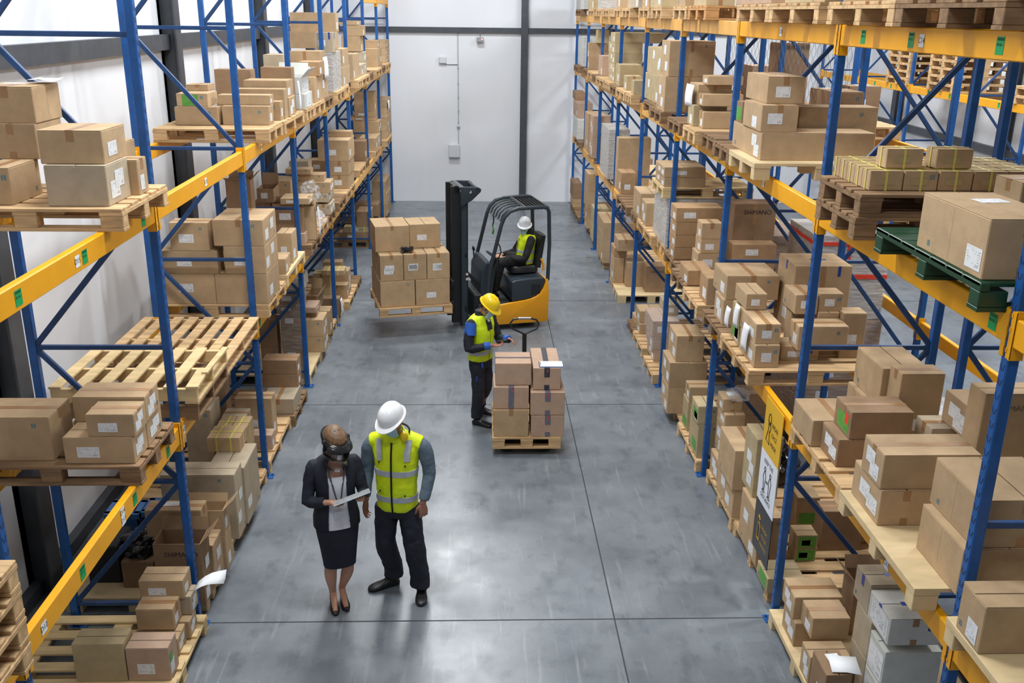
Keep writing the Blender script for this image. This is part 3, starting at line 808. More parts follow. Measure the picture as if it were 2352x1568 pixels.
('R','l',4,3.05,3.558,11.208,11.556,1.974,2.773,'d','N'),
('R','l',5,2.48,3.23,12.402,13.335,1.974,2.614,'f','W'),
('R','l',5,2.42,2.8,13.648,14.08,1.974,2.315,'k','L2'),
('R','l',5,2.42,2.8,14.176,14.858,1.974,2.359,'k','L'),
('R','l',6,2.42,2.681,16.26,16.749,1.974,2.341,'o','LF'),
('R','l',6,2.5,2.77,17.047,17.52,1.974,2.38,'d',''),
('R','l',7,2.4,2.78,17.85,19,1.974,2.882,'f','W'),
('R','l',6,2.42,2.993,16.753,17.043,1.974,2.863,'k',''),
('R','l',8,2.4,2.78,20.533,21.056,1.974,2.415,'p','L3'),
('R','l',8,2.4,2.78,21.39,22.121,1.974,2.816,'k','L'),
('R','l',9,2.4,2.592,23.718,24.868,1.974,2.452,'w','W'),
('R','l',3,2.8,3.246,7.856,8.103,2.108,2.332,'k','LT'),
('L','l',5,-2.33,-2.721,12.542,12.703,2.109,2.489,'d','oF'),
('R','l',4,2.456,3.068,11.681,12.055,2.132,2.288,'o','L'),
('L','l',4,-2.21,-2.751,9.692,10.313,1.974,2.304,'k','L'),
('L','l',4,-2.75,-3.267,9.692,9.942,1.974,2.304,'k','F'),
('R','l',4,3,3.525,10.953,11.204,2.156,2.339,'o','F'),
('L','l',5,-2.268,-2.526,14.361,14.963,2.166,2.298,'g','L2'),
('L','l',2,-2.316,-2.817,6.203,6.489,2.168,2.355,'k','L2T'),
('L','l',6,-2.72,-3.021,17.228,17.541,2.168,2.363,'k','F'),
('L','l',2,-2.311,-2.632,5.951,6.192,2.169,2.333,'k','L2FT'),
('R','l',2,2.513,2.945,5.853,6.152,2.178,2.377,'d','GHT'),
('R','l',3,2.408,2.631,7.819,8.37,2.183,2.366,'k','FLT'),
('L','l',5,-2.202,-2.582,12.707,12.871,1.974,2.426,'k','o'),
('L','l',6,-2.252,-2.575,16.636,17.404,2.206,2.448,'k','FT'),
('L','l',9,-2.24,-2.62,23.683,24.833,2.21,2.489,'k','L'),
('R','l',2,2.41,3.002,5.071,5.378,2.211,2.439,'k','L2T'),
('R','l',4,2.626,2.888,11.001,11.305,2.22,2.394,'k','FL'),
('R','l',2,2.904,3.254,6.339,6.832,2.222,2.51,'k',''),
('R','l',3,2.436,2.963,8.999,9.542,2.236,2.481,'k','LT'),
('L','l',8,-2.3,-2.875,22.389,23.093,2.248,2.502,'k','L2'),
('R','l',2,2.6,3.1,4.322,4.843,2.26,2.541,'k',''),
('L','l',6,-2.75,-3.063,15.563,15.901,2.287,2.599,'g','F'),
('R','l',4,2.457,3.054,11.681,12.057,2.288,2.45,'o','L'),
('L','l',5,-2.236,-2.746,14.399,14.796,2.298,2.462,'k','L2'),
('L','l',4,-2.21,-2.635,9.692,10.33,2.304,2.598,'k','FL2'),
('L','l',4,-2.7,-3.279,9.692,9.942,2.304,2.544,'k','F'),
('R','l',2,3.15,3.5,5.546,5.897,2.31,2.532,'k','L3N'),
('R','l',4,3.225,3.62,11.795,12.072,1.974,2.49,'o','FT'),
('R','l',3,2.834,3.043,8.122,8.482,2.362,2.542,'k','FT'),
('R','l',3,2.42,2.614,8.23,8.628,2.37,2.518,'k','F'),
('R','l',4,2.623,2.872,11.001,11.259,2.394,2.583,'k','LT'),
('R','l',3,3.05,3.275,8.133,8.347,2.385,2.551,'k','F'),
('R','l',8,2.4,2.78,20.533,21.056,2.415,2.856,'p','L3'),
('L','l',6,-2.241,-2.771,16.637,17.436,2.448,2.803,'k','FL'),
('R','l',4,2.451,3.039,11.681,12.059,2.45,2.632,'o','LF'),
('R','l',9,2.42,2.796,24.047,25.197,2.452,2.806,'p','L'),
('L','l',5,-2.336,-2.716,14.489,14.743,2.462,2.567,'k','T'),
('L','l',9,-2.26,-2.64,24.024,25.174,2.489,2.67,'k','L'),
('L','l',5,-2.224,-2.604,12.489,12.859,2.493,2.573,'k','FL'),
('L','l',5,-2.701,-2.923,12.591,12.945,2.496,2.681,'d','oF'),
('L','l',8,-2.4,-3.014,22.593,23.093,2.506,2.586,'k','F'),
('L','l',4,-2.77,-3.169,9.692,9.942,2.544,2.837,'k','FT'),
('L','l',5,-2.521,-2.901,14.427,14.662,2.571,2.651,'k','T'),
('L','l',8,-2.4,-2.872,22.593,23.093,2.59,2.715,'k','F'),
('L','l',4,-2.21,-2.726,9.692,10.328,2.598,2.868,'k','L2T'),
('L','l',9,-2.26,-2.64,24.024,25.174,2.67,2.85,'k','L'),
('L','l',8,-2.4,-2.872,22.593,23.093,2.715,3.143,'k','L'),
('R','l',5,2.413,2.963,12.402,13.05,2.764,2.892,'k','L2'),
('L','l',6,-2.245,-2.635,17.095,17.377,2.803,2.901,'k',''),
('R','l',9,2.45,2.706,24.993,25.803,2.806,3.004,'d',''),
('R','l',5,2.407,2.953,12.402,13.062,2.892,3.023,'k','L2F'),
('L','m',2,-2.306,-2.686,5.994,6.387,3.724,3.979,'g','L2'),
('L','m',2,-2.249,-2.629,6.391,6.578,3.724,3.957,'k','TL'),
('L','m',2,-2.4,-2.78,6.582,6.832,3.724,4.043,'k',''),
('L','m',2,-2.909,-3.115,6.02,6.45,3.724,3.957,'k','T'),
('L','m',4,-2.778,-3.236,10.485,10.685,3.724,3.915,'k',''),
('L','m',4,-2.252,-2.754,10.549,10.803,3.724,3.922,'k','L'),
('L','m',4,-2.225,-2.605,11.032,11.234,3.724,3.93,'k','L'),
('L','m',4,-2.215,-2.761,11.238,11.438,3.724,4.05,'k',''),
('L','m',4,-2.2,-2.493,11.442,11.8,3.724,3.94,'k','L2'),
('L','m',4,-2.75,-3.186,12.002,12.252,3.724,4.217,'d',''),
('L','m',5,-2.186,-2.566,12.402,12.958,3.724,3.905,'w','L3'),
('L','m',5,-2.196,-2.576,13.252,14.402,3.724,4.057,'k','L2'),
('L','m',5,-2.75,-3.034,14.055,14.542,3.724,4.305,'g',''),
('L','m',6,-2.22,-2.556,15.113,15.984,3.724,4.297,'f','W'),
('L','m',6,-2.234,-2.614,16.254,17.19,3.724,4.024,'k','L'),
('L','m',7,-2.25,-2.63,17.823,18.1,3.724,4.171,'k','L'),
('L','m',7,-2.25,-2.63,18.129,18.691,3.724,4.161,'k',''),
('L','m',7,-2.5,-2.696,19.926,20.383,3.724,4.135,'k','L'),
('L','m',7,-2.7,-3.231,19.883,20.383,3.724,4.148,'g','L'),
('L','m',7,-2.25,-2.63,18.887,19.922,3.724,3.926,'g','L2'),
('L','m',7,-2.3,-2.496,19.926,20.383,3.724,3.925,'g','L2'),
('L','m',8,-2.25,-2.63,22.046,22.629,3.724,4.117,'k',''),
('L','m',8,-2.25,-2.63,22.727,23.093,3.724,4.112,'k','L'),
('L','m',9,-2.25,-2.63,23.919,25.069,3.724,3.873,'k','L'),
('R','m',2,2.38,2.76,4.309,5.022,3.724,4.019,'k','LA'),
('R','m',2,3.05,3.45,5.264,5.561,3.724,4.031,'k','T'),
('R','m',3,2.407,3.396,8.197,8.563,3.724,3.959,'k','L2'),
('R','m',3,2.411,2.791,8.567,9.173,3.724,3.958,'k',''),
('R','m',3,3.3,3.6,9.078,9.542,3.724,4.237,'d',''),
('R','m',4,2.437,2.882,10.557,10.771,3.724,3.902,'k','LT'),
('R','m',4,2.38,2.76,10.806,11.099,3.724,3.952,'y','L'),
('R','m',5,2.348,2.95,12.402,12.925,3.724,4.161,'k','L2'),
('R','m',5,2.469,2.849,13.498,14.648,3.724,4.095,'y','L2'),
('R','m',6,2.376,2.756,15.113,15.363,3.724,3.938,'y',''),
('R','m',6,2.389,2.64,15.967,16.299,3.724,3.952,'y','L'),
('R','m',6,2.396,2.773,16.836,17.349,3.724,4.083,'y','LF'),
('R','m',7,2.45,3.158,17.903,18.706,3.724,3.863,'y','L2'),
('R','m',7,2.45,2.83,19.739,20.383,3.724,4.105,'p','L'),
('R','m',8,2.45,2.714,22.167,22.438,3.724,3.976,'k','L'),
('R','m',9,2.43,2.612,23.243,24.393,3.724,4.036,'w','W'),
('R','m',7,2.45,3.153,17.937,18.77,3.863,4.044,'y','L2'),
('L','m',9,-2.28,-2.66,24.363,25.429,3.873,4.051,'k','L'),
('L','m',5,-2.22,-2.6,12.402,12.927,3.905,4.108,'w','L3o'),
('L','m',4,-2.886,-3.22,10.539,10.938,3.915,4.05,'k','X'),
('L','m',4,-2.26,-2.822,10.68,10.88,3.922,4.027,'k','L'),
('L','m',7,-2.3,-2.496,19.883,20.383,3.925,4.126,'g','L2'),
('L','m',4,-2.223,-2.722,11.473,11.85,3.94,4.129,'k','L'),
('R','m',4,2.433,2.813,10.885,11.336,3.952,4.169,'k','A'),
('R','m',4,2.439,2.888,10.644,10.866,3.956,4.082,'k','LT'),
('L','m',2,-2.875,-3.204,6.391,6.806,3.957,4.183,'k',''),
('R','m',3,2.42,2.8,8.94,9.144,3.958,4.148,'d','G'),
('R','m',3,2.4,2.72,8.234,8.821,3.959,4.182,'k','LFT'),
('R','m',3,2.85,3.564,8.612,8.902,3.724,4.138,'k','F'),
('R','m',8,2.45,2.909,22.276,22.548,3.976,4.289,'k','L'),
('L','m',2,-2.323,-2.72,6.047,6.45,3.979,4.186,'k','TL'),
('L','m',6,-2.238,-2.618,16.384,17.143,4.024,4.305,'k','L'),
('R','m',9,2.43,2.81,23.243,24.393,4.036,4.391,'w','W'),
('R','m',7,2.45,2.965,17.97,18.832,4.044,4.224,'y','L2'),
('L','m',4,-2.962,-3.211,10.873,11.161,4.05,4.117,'k','T'),
('L','m',9,-2.28,-2.66,24.363,25.429,4.051,4.229,'k','L'),
('L','m',5,-2.161,-2.45,13.459,13.948,4.057,4.24,'o','FL'),
('L','m',5,-2.3,-2.746,14.468,14.963,3.724,4.341,'k','L2'),
('R','m',5,2.502,2.882,13.598,14.748,4.095,4.458,'y','L3'),
('L','m',8,-2.28,-2.66,22.591,23.093,4.117,4.276,'k','L'),
('L','m',4,-2.231,-2.599,11.84,12.04,3.724,4.256,'d','L'),
('L','m',7,-2.35,-2.73,19.883,20.383,4.135,4.432,'k','L'),
('R','m',5,2.376,2.957,12.402,12.944,4.161,4.592,'k','L2'),
('R','m',4,2.509,2.905,10.77,11.047,4.173,4.268,'k','L'),
('R','m',3,2.477,2.8,8.397,9.077,4.182,4.409,'k','TF'),
('L','m',2,-2.871,-3.233,6.417,6.832,4.183,4.416,'k','TA'),
('R','m',7,2.45,2.96,18.003,18.895,4.224,4.404,'y','L2'),
('R','m',8,2.6,2.859,21.99,22.321,4.289,4.573,'y',''),
('L','m',6,-2.2,-2.472,15.113,15.454,4.297,4.59,'g','FB'),
('L','m',6,-2.35,-3.102,16.482,16.814,4.309,4.569,'k',''),
('R','m',7,2.45,3.407,18.036,18.64,4.404,4.583,'y','L'),
('L','m',7,-2.3,-2.68,19.883,20.383,4.432,4.63,'k','L'),
('L','m',6,-2.35,-3.102,16.584,16.915,4.569,4.867,'k','L'),
('L','m',7,-2.4,-2.861,19.883,20.383,4.634,4.714,'k','L'),
('R','t',2,2.4,3,5.962,6.627,4.994,5.4,'k','LF'),
('R','t',2,2.4,3,5.598,5.958,4.994,5.4,'k','LF'),
('R','t',2,2.4,3,5.052,5.323,4.994,5.4,'y','L'),
('R','t',2,2.4,3,4.4,5.048,4.994,5.45,'d','L'),
('R','t',3,2.4,3.3,8.276,9.425,4.994,5.5,'p','L2F'),
('R','t',3,2.4,3,7.511,7.902,4.994,5.4,'y','L2'),
('R','t',3,2.4,3,7.236,7.507,4.994,5.4,'y','L2'),
('R','t',3,2.4,3,6.982,7.232,4.994,5.4,'k','F'),
('R','t',4,2.4,2.713,10.663,11.268,4.994,5.5,'y','L2'),
('R','t',4,2.4,2.78,11.752,12.252,4.994,5.5,'k','L2'),
('R','t',5,2.4,2.78,13.311,14.125,4.994,5.5,'y','L'),
('R','t',5,2.4,2.78,14.31,14.862,4.994,5.6,'k','L'),
('R','t',6,2.4,2.78,15.215,16.365,4.994,5.6,'g','L2'),
('R','t',6,2.4,2.676,17.173,17.673,4.994,5.6,'k','L2'),
('R','t',7,2.4,3.1,19.851,20.383,4.994,5.5,'f','W'),
('R','t',8,2.4,3.1,21.219,22.363,4.994,5.6,'y','L'),
('R','t',9,2.4,3.1,23.243,23.977,4.994,5.6,'w','W'),
('R','t',9,2.4,3.1,23.981,25.017,4.994,5.6,'f','W'),
]
# ---------------------------------------------------------------- pallets
PAL_LABEL = dict(p='pale wooden pallet', d='weathered brown wooden pallet', y='pallet with a plywood top', s='light slatted wooden pallet', o='orange wooden pallet', v='green plastic pallet')
def pallet_at(ty, x0, x1, y0, y1, z, label, group, detail=True, name=None):
    """block pallet, boards along x; base centre at the thing's origin"""
    if x0 > x1: x0, x1 = x1, x0
    cx, cy = (x0+x1)/2, (y0+y1)/2
    m = WOODS[ty]; nm = name or ('plastic_pallet' if ty == 'v' else 'wooden_pallet')
    root = empty(nm, (cx, cy, z), label, 'pallet', group)
    top = MB(); L = y1-y0
    if ty == 'y':
        top.box(x0, x1, y0, y1, z+.120, z+.144, .002)
    elif ty == 'v':
        nb = 7
        for i in range(nb):
            a = y0 + L*i/nb; top.box(x0, x1, a+.006, a+L/nb-.006, z+.122, z+.144, .004)
        top.box(x0, x0+.05, y0, y1, z+.10, z+.142, .004).box(x1-.05, x1, y0, y1, z+.10, z+.142, .004)
    else:
        nb = 5 if ty != 's' else 7
        wd = (.145, .10, .145, .10, .145) if ty != 's' else (.10,)*7
        gap = (L - sum(wd)*L/ .8 * (1 if ty != 's' else .8/1.3*1.0))/max(1, nb-1) if ty != 's' else (L-.7)/6
        sc = L/.8 if ty != 's' else 1
        tot = sum(wd)*sc; gap = (L-tot)/(nb-1) if L > tot else .012
        if gap < .02: sc = (L-.03*(nb-1))/sum(wd); gap = .03
        a = y0
        for i in range(nb):
            top.box(x0+random.uniform(0,.008), x1-random.uniform(0,.008), a, a+wd[i]*sc, z+.122, z+.144, .003); a += wd[i]*sc+gap
    bw, bl = .10, .145
    xs = (x0+bl/2, cx, x1-bl/2); ys = (y0+bw/2, cy, y1-bw/2)
    cross = MB()
    for x in xs: cross.box(x-bl/2, x+bl/2, y0, y1, z+.100, z+.122)
    blocks = []
    for x in xs:
        for y in ys: blocks.append((x-bl/2+.002, x+bl/2-.002, y-bw/2+.002, y+bw/2-.002, z+(.0 if ty in 'y' else .022), z+.1, .004))
    bot = MB()
    if ty != 'y':
        for y in ys: bot.box(x0, x1, y-bw/2, y+bw/2, z, z+.022, .002)
    if detail:
        top.build('top_deck', m, root)
        if ty != 'v': cross.build('cross_boards', m, root)
        for b in blocks: MB().box(*b).build('block', m, root)
        if bot.v: bot.build('bottom_boards', m, root)
    else:
        for b in blocks: top.box(*b[:6])
        top.raw(cross.v, cross.f)
        if bot.v: top.raw(bot.v, bot.f)
        bpy.data.objects.remove(root)
        root = top.build(nm, m, loc=(cx, cy, z)); tag(root, label, 'pallet', group)
    return root
BAYN = BAYW
from collections import Counter
cnt = Counter((p[0], p[1], p[2], p[3]) for p in PALLETS); seen = Counter(); tot = Counter((p[0], p[1], p[2]) for p in PALLETS)
PL_ORD = {}
for p in sorted(PALLETS, key=lambda q: q[6]):
    key = (p[0], p[1], p[2]); seen[key] += 1; n = seen[key]
    lab = '%s on the %s of the %s, %s' % (PAL_LABEL[p[3]].replace('weathered brown wooden', 'weathered brown').replace('pallet with a plywood top', 'plywood topped pallet'), LEVN[p[1]], SIDE[p[0]], BAYN(p[2]))
    if p[1] == 'f': lab = '%s on the floor under the %s, %s' % (PAL_LABEL[p[3]].replace('pallet with a plywood top', 'plywood topped pallet'), SIDE[p[0]], BAYN(p[2]))
    if p[8] > 2.5 and p[1] == 'l': lab = 'slatted pallet on top of the wrapped load, right rack lower shelf, fourth bay'
    elif tot[key] > 1: lab += ', %s from camera' % ORD[n-1]
    if p[3] == 's' and p[8] < 1: ln = pallet_at('s', p[4]-(.03 if p[4] > 0 else -.03)*0, p[5], p[6], p[7], p[8], lab, 'pallets of the ' + SIDE[p[0]])
    else: pallet_at(p[3], p[4], p[5], p[6], p[7], p[8], lab, 'pallets of the ' + SIDE[p[0]], detail=p[6] < 15.5)

# ---------------------------------------------------------------- cartons
COLN = dict(k='tan', g='grey-tan', d='dark brown', p='pinkish', o='orange-brown', y='olive-tan', w='whitish', f='film wrapped pale')
def add_label(root, s, face, x0, x1, y0, y1, z0, z1, m=LABEL, n=0, size=None, name='shipping_label'):
    """printed label on the aisle ('a'), camera ('f') or top ('t') face"""
    h = z1-z0; wx, wy = abs(x1-x0), y1-y0
    r = random.random
    if face == 'a':
        lw = min(.15, wy*.42); lh = min(.11, h*.42)
        if size: lw, lh = min(size[0], wy*.85), min(size[1], h*.85)
        x = (x1 if s > 0 else x0) + s*(.0015+.0009*n)
        yy = y0 + lw/2 + .02 + (wy-lw-.05)*((n*.5+r()*.3) % 1); zz = z0 + lh/2+.02 + (h-lh-.04)*((n*.6+r()*.3) % 1)
        q = MB().quad((x, yy, zz), Vector((0, s*lw, 0)), (0, 0, lh))
    elif face == 'f':
        lw = min(.15, wx*.4); lh = min(.09, h*.4)
        if size: lw, lh = min(size[0], wx*.85), min(size[1], h*.85)
        xx = x0 + lw/2 + .03 + (wx-lw-.06)*(.15+.7*((n*.53+r()*.4) % 1)); zz = z0 + lh/2+.02 + (h-lh-.04)*((.25+n*.5+r()*.35) % 1)
        q = MB().quad((xx, y0-.0015, zz), (lw, 0, 0), (0, 0, lh))
    else:
        lw = min(.16, wx*.5); lh = min(.11, wy*.4)
        q = MB().quad(((x0+x1)/2 - s*wx*.12, y0+wy*.65, z1+.0015), (lw, .01, 0), (-.01, lh, 0))
    o = q.build(name, m, root); return o
def carton(side, x0, x1, y0, y1, z0, z1, sty, fl, label, group, name='cardboard_carton'):
    if x0 > x1: x0, x1 = x1, x0
    s = 1 if side == 'L' else -1
    if side == 'J': s = -1
    x0 += .002; x1 -= .002; y0 += .002; y1 -= .002
    wx, wy, h = x1-x0, y1-y0, z1-z0
    cx, cy = (x0+x1)/2, (y0+y1)/2
    km = KRAFT[sty]; m = MB(); seam_f = []
    if 'W' in fl and sty == 'f': name = 'wrapped_pallet_load'
    if 'O' in fl or 'o' in fl:
        t = .006
        m.box(x0, x1, y0, y0+t, z0, z1).box(x0, x1, y1-t, y1, z0, z1).box(x0, x0+t, y0+t, y1-t, z0, z1).box(x1-t, x1, y0+t, y1-t, z0, z1)
        m.box(x0+t, x1-t, y0+t, y1-t, z0, z0+max(.01, h*.55))
    else:
        along_x = wx >= wy
        g = .0035; tt = .004
        m.box(x0, x1, y0, y1, z0, z1-tt, .005)
        if along_x: m.box(x0+.001, x1-.001, y0+.001, cy-g, z1-tt, z1, .0015).box(x0+.001, x1-.001, cy+g, y1-.001, z1-tt, z1, .0015)
        else: m.box(x0+.001, cx-g, y0+.001, y1-.001, z1-tt, z1, .0015).box(cx+g, x1-.001, y0+.001, y1-.001, z1-tt, z1, .0015)
        n0 = len(m.f)
        if along_x: m.quad((cx, cy, z1-tt+.0006), (wx*.98, 0, 0), (0, g*2, 0)); m.quad((cx, y0-.0006, z0+h*.5), (.003, 0, 0), (0, 0, h*.9))
        else: m.quad((cx, cy, z1-tt+.0006), (g*2, 0, 0), (0, wy*.98, 0)); m.quad(((x1 if s > 0 else x0)+s*.0006, cy, z0+h*.5), (0, .003, 0), (0, 0, h*.9))
        seam_f = [n0]
    o = m.build(name, km, loc=(cx, cy, z0)); o.data.materials.append(SEAM)
    for f in seam_f: o.data.polygons[f].material_index = 1
    tag(o, label, 'carton' if name == 'cardboard_carton' else 'wrapped load', group)
    far = cy > 16.5
    if 'O' in fl or 'o' in fl:
        for (a, b, dv) in (((x0, y0, z1), (x1, y0, z1), Vector((0, -.8, .35))), ((x0, y1, z1), (x1, y1, z1), Vector((0, .35, .9)))):
            if 'o' in fl and a[1] == y0: continue
            fl_l = min(.45*wy, .16); dv = dv.normalized()*fl_l
            q = MB(); A, B = Vector(a), Vector(b); nn = (B-A).cross(dv).normalized()*.004
            q.raw([A, B, B+dv*.97, A+dv*1.02, A+nn, B+nn, B+dv*.97+nn, A+dv*1.02+nn], [(0,1,2,3),(7,6,5,4),(0,4,5,1),(1,5,6,2),(2,6,7,3),(3,7,4,0)])
            q.build('flap', km, o)
        xx = x1 if s > 0 else x0
        A, B = Vector((xx, y0, z1)), Vector((xx, y1, z1)); dv = Vector((s*.55, .0, .6)).normalized()*min(.45*wx, .14); nn = (B-A).cross(dv).normalized()*.004
        MB().raw([A, B, B+dv, A+dv, A+nn, B+nn, B+dv+nn, A+dv+nn], [(0,1,2,3),(7,6,5,4),(0,4,5,1),(1,5,6,2),(2,6,7,3),(3,7,4,0)]).build('flap', km, o)
    if 'T' in fl:
        tw = .048; q = MB(); d = min(.07, h*.4)
        if wx >= wy:
            q.box(x0-.0012, x1+.0012, cy-tw/2, cy+tw/2, z1+.0002, z1+.0014)
            xx = x1 if s > 0 else x0; e2 = MB().box(xx, xx+s*.0014, cy-tw/2, cy+tw/2, z1-d, z1)
        else:
            q.box(cx-tw/2, cx+tw/2, y0-.0012, y1, z1+.0002, z1+.0014); e2 = MB().box(cx-tw/2, cx+tw/2, y0-.0014, y0, z1-d, z1)
        e2.build('packing_tape', TAPE, o); q.build('packing_tape', TAPE, o)
    elif 'F' not in fl and 'O' not in fl and 'o' not in fl and h > .14 and not far and random.random() < .35:
        tw = .045; MB().box(cx-tw/2, cx+tw/2, y0-.0014, y0, z1-h*.3, z1).build('packing_tape', TAPE, o); MB().box(cx-tw/2, cx+tw/2, y0-.0014, y0, z0, z0+h*.22).build('packing_tape', TAPE, o)
    i = 0
    while i < len(fl):
        c = fl[i]
        if c == 'L':
            n = int(fl[i+1]) if i+1 < len(fl) and fl[i+1].isdigit() else 1
            for j in range(n): add_label(o, s, 'a', x0, x1, y0, y1, z0, z1, n=j, size=(.24, .16) if (sty == 'w' and side != 'J') else None)
        elif c == 'F':
            add_label(o, s, 'f', x0, x1, y0, y1, z0, z1)
        elif c == 'A': add_label(o, s, 't', x0, x1, y0, y1, z0, z1)
        elif c == 'G':
            g = add_label(o, s, 'a', x0, x1, y0, y1, z0, z1, GREENL, size=(.2, .12)); g['label'] = 'green printed label'
        elif c == 'X':
            g = add_label(o, s, 'f', x0, x1, y0, y1, z0, z1, GREENL, size=(.17, .12)); g['label'] = 'green printed label'
        elif c == 'H':
            xx = (x1 if s > 0 else x0)+s*.002
            g = MB().quad((xx, y0+wy*.25, z0+h*.62), (0, s*.06, 0), (0, 0, .075)).build('sticker', RED if sty == 'd' else GREENL, o); g['label'] = 'red sticker' if sty == 'd' else 'bright green sticker'
        elif c == 'B':
            q = MB(); q.box(cx-wx*.1, cx+wx*.1+.05, cy-.022, cy+.022, z1+.0002, z1+.0016); xx = x1 if s > 0 else x0
            q.box(min(xx, xx+s*.0015), max(xx, xx+s*.0015), cy-.022, cy+.022, z1-min(.09, h*.5), z1)
            q.box(cx+wx*.25, cx+wx*.25+.028, y0-.0015, y0, z1-min(.1, h*.5), z1)
            g = q.build('blue_tape', TAPE_B, o); g['label'] = 'strip of blue tape'
        elif c == 'S':
            e = .0025
            for f in (.28, .72):
                xx = x0+wx*f; q = MB(); q.box(xx-.008, xx+.008, y0-e, y1+e, z1, z1+e).box(xx-.008, xx+.008, y0-e, y0, z0, z1).box(xx-.008, xx+.008, y1, y1+e, z0, z1).build('strap', STRAP, o)
            q = MB(); q.box(x0-e, x1+e, cy-.008, cy+.008, z1+e, z1+2*e); xx = x1 if s > 0 else x0
            q.box(xx, xx+s*e, cy-.008, cy+.008, z0, z1+e).build('strap', STRAP, o)
        elif c == 'N':
            text('SHIMANO', min(.075, wx*.16, h*.4), INK if sty == 'd' else INKB, o, (cx+.03, y0-.002, z1-.10 if h > .45 else z0+h*.5), (1, 0, 0), (0, 0, 1), 'printed_name')
        elif c == 'W':
            q = MB(); e = .006
            bm = bmesh.new(); bmesh.ops.create_cube(bm, size=1); bmesh.ops.subdivide_edges(bm, edges=bm.edges[:], cuts=9, use_grid_fill=True)
            for v in bm.verts:
                p = Vector((v.co.x*(wx+.014), v.co.y*(wy+.014), (v.co.z+.5)*(h+.004)))
                nn = v.co.normalized(); k = noise.noise(p*9+Vector((cx, cy, z0)))*.006
                v.co = Vector((cx, cy, z0)) + p + Vector((nn.x, nn.y, 0))*(abs(k))
            me = bpy.data.meshes.new('stretch_film'); 
            q.raw([v.co.copy() for v in bm.verts], [tuple(x.index for x in f.verts) for f in (bm.verts.index_update() or bm.faces)]); bm.free()
            q.build('stretch_film', FILM_W if sty == 'f' else FILM, o, smooth=True)
        i += 1
    if not far and sty in 'kgyd' and random.random() < .4:
        q = MB(); zz = z1-min(.06, h*.3)
        for j in range(2): q.quad((x0+wx*.78+j*.018, y0-.0012, zz), (.011, 0, 0), (0, 0, min(.032, h*.25)))
        xx = (x1 if s > 0 else x0)+s*.0012
        for j in range(2): q.quad((xx, y0+wy*.8+j*.016, z0+min(.05, h*.3)), (0, s*.010, 0), (0, 0, min(.032, h*.25)))
        q.v = [v - Vector((cx, cy, z0)) for v in q.v]; add_faces(o, q, TEAL)
    return o

def pile_up(rows):
    """piles: cartons of one shelf stretch that stand over one another"""
    bypal = {}
    for r in rows: bypal.setdefault((r[0], r[1], r[2]), []).append(r)
    for key, rs in bypal.items():
        rs.sort(key=lambda r: (r[7]))
        piles = []
        for r in rs:
            a = (min(r[3], r[4]), max(r[3], r[4]), r[5], r[6]); best = None
            for p in piles:
                q = p[-1]; b = (min(q[3], q[4]), max(q[3], q[4]), q[5], q[6])
                ox = min(a[1], b[1])-max(a[0], b[0]); oy = min(a[3], b[3])-max(a[2], b[2])
                if ox > .02 and oy > .02 and abs(q[8]-r[7]) < .05: best = p; break
            if best is not None: best.append(r)
            else: piles.append([r])
        piles.sort(key=lambda p: (p[0][5], abs(p[0][3])))
        for i, p in enumerate(piles):
            for j, r in enumerate(p): yield r, i, len(piles), j, len(p)
FEAT = {'G': 'green label', 'H': 'stickers', 'O': 'open flaps', 'o': 'open lid', 'X': 'green label', 'B': 'blue tape', 'S': 'yellow straps', 'N': 'dark lettering', 'L': 'white label', 'F': 'front label', 'T': 'taped top'}
for r, i, npil, j, nl in pile_up(CARTONS):
    side, lev, k, xa, xb, y0, y1, z0, z1, sty, fl = r
    feat = next((FEAT[c] for c in 'GXHOoBSNLFT' if c in fl), '')
    where = '%s %s, %s' % ({'L': 'left', 'R': 'right'}[side], {'f': 'rack floor', 'l': 'lower shelf', 'm': 'upper shelf', 't': 'top shelf'}[lev], BAYN(k))
    pos = '' if nl == 1 else ('bottom of ' if j == 0 else 'top of ' if j == nl-1 else ORD[j]+' up in ')
    pile = '%s pile' % ORD[i] if nl > 1 else ('%s one from camera' % ORD[i])
    lab = '%s carton%s, %s%s, %s' % (COLN[sty], (' with ' + feat) if feat else '', pos, pile, where)
    if sty == 'f' and 'W' in fl: lab = '%s load, %s%s, %s' % (COLN[sty], pos, pile, where)
    carton(side, xa, xb, y0, y1, z0, z1, sty, fl, lab, 'cartons on the %s %s' % ({'L': 'left rack', 'R': 'right rack'}[side], LEVN[lev]))

# the doubled pallet with small strapped cartons, right rack upper shelf
pu = next(p for p in PALLETS if p[0] == 'R' and p[1] == 'm' and p[2] == 2 and p[3] == 'd')
pallet_at('d', pu[4]+.02, pu[5]+.02, pu[6]+.01, pu[7]+.03, 3.724, 'weathered pallet stacked on another pallet under the small strapped cartons', 'pallets of the right rack')
def strapped(x0, x1, y0, y1, z0, z1, label):
    o = carton('R', x0, x1, y0, y1, z0, z1, 'k', '', label, 'small yellow-strapped cartons on the doubled pallet')
    cx = (x0+x1)/2; e = .002; cy = (y0+y1)/2
    MB().box(cx-.007, cx+.007, y0-e, y1+e, z1, z1+e).box(cx-.007, cx+.007, y0-e, y0, z0, z1).box(cx-.007, cx+.007, y1, y1+e, z0, z1).build('strap', STRAP, o)
    MB().box(x0-e, x1+e, cy-.007, cy+.007, z1+e, z1+2*e).box(x0-e, x0, cy-.007, cy+.007, z0, z1).build('strap', STRAP, o)
    MB().quad((cx-.01, y0-.0012, z0+(z1-z0)*.45), (.11, 0, 0), (0, 0, .04)).build('printed_mark', mat('light_print', srgb(176,156,116), .8), o)
    return o
RW = ['front', 'second', 'third', 'fourth', 'rear']
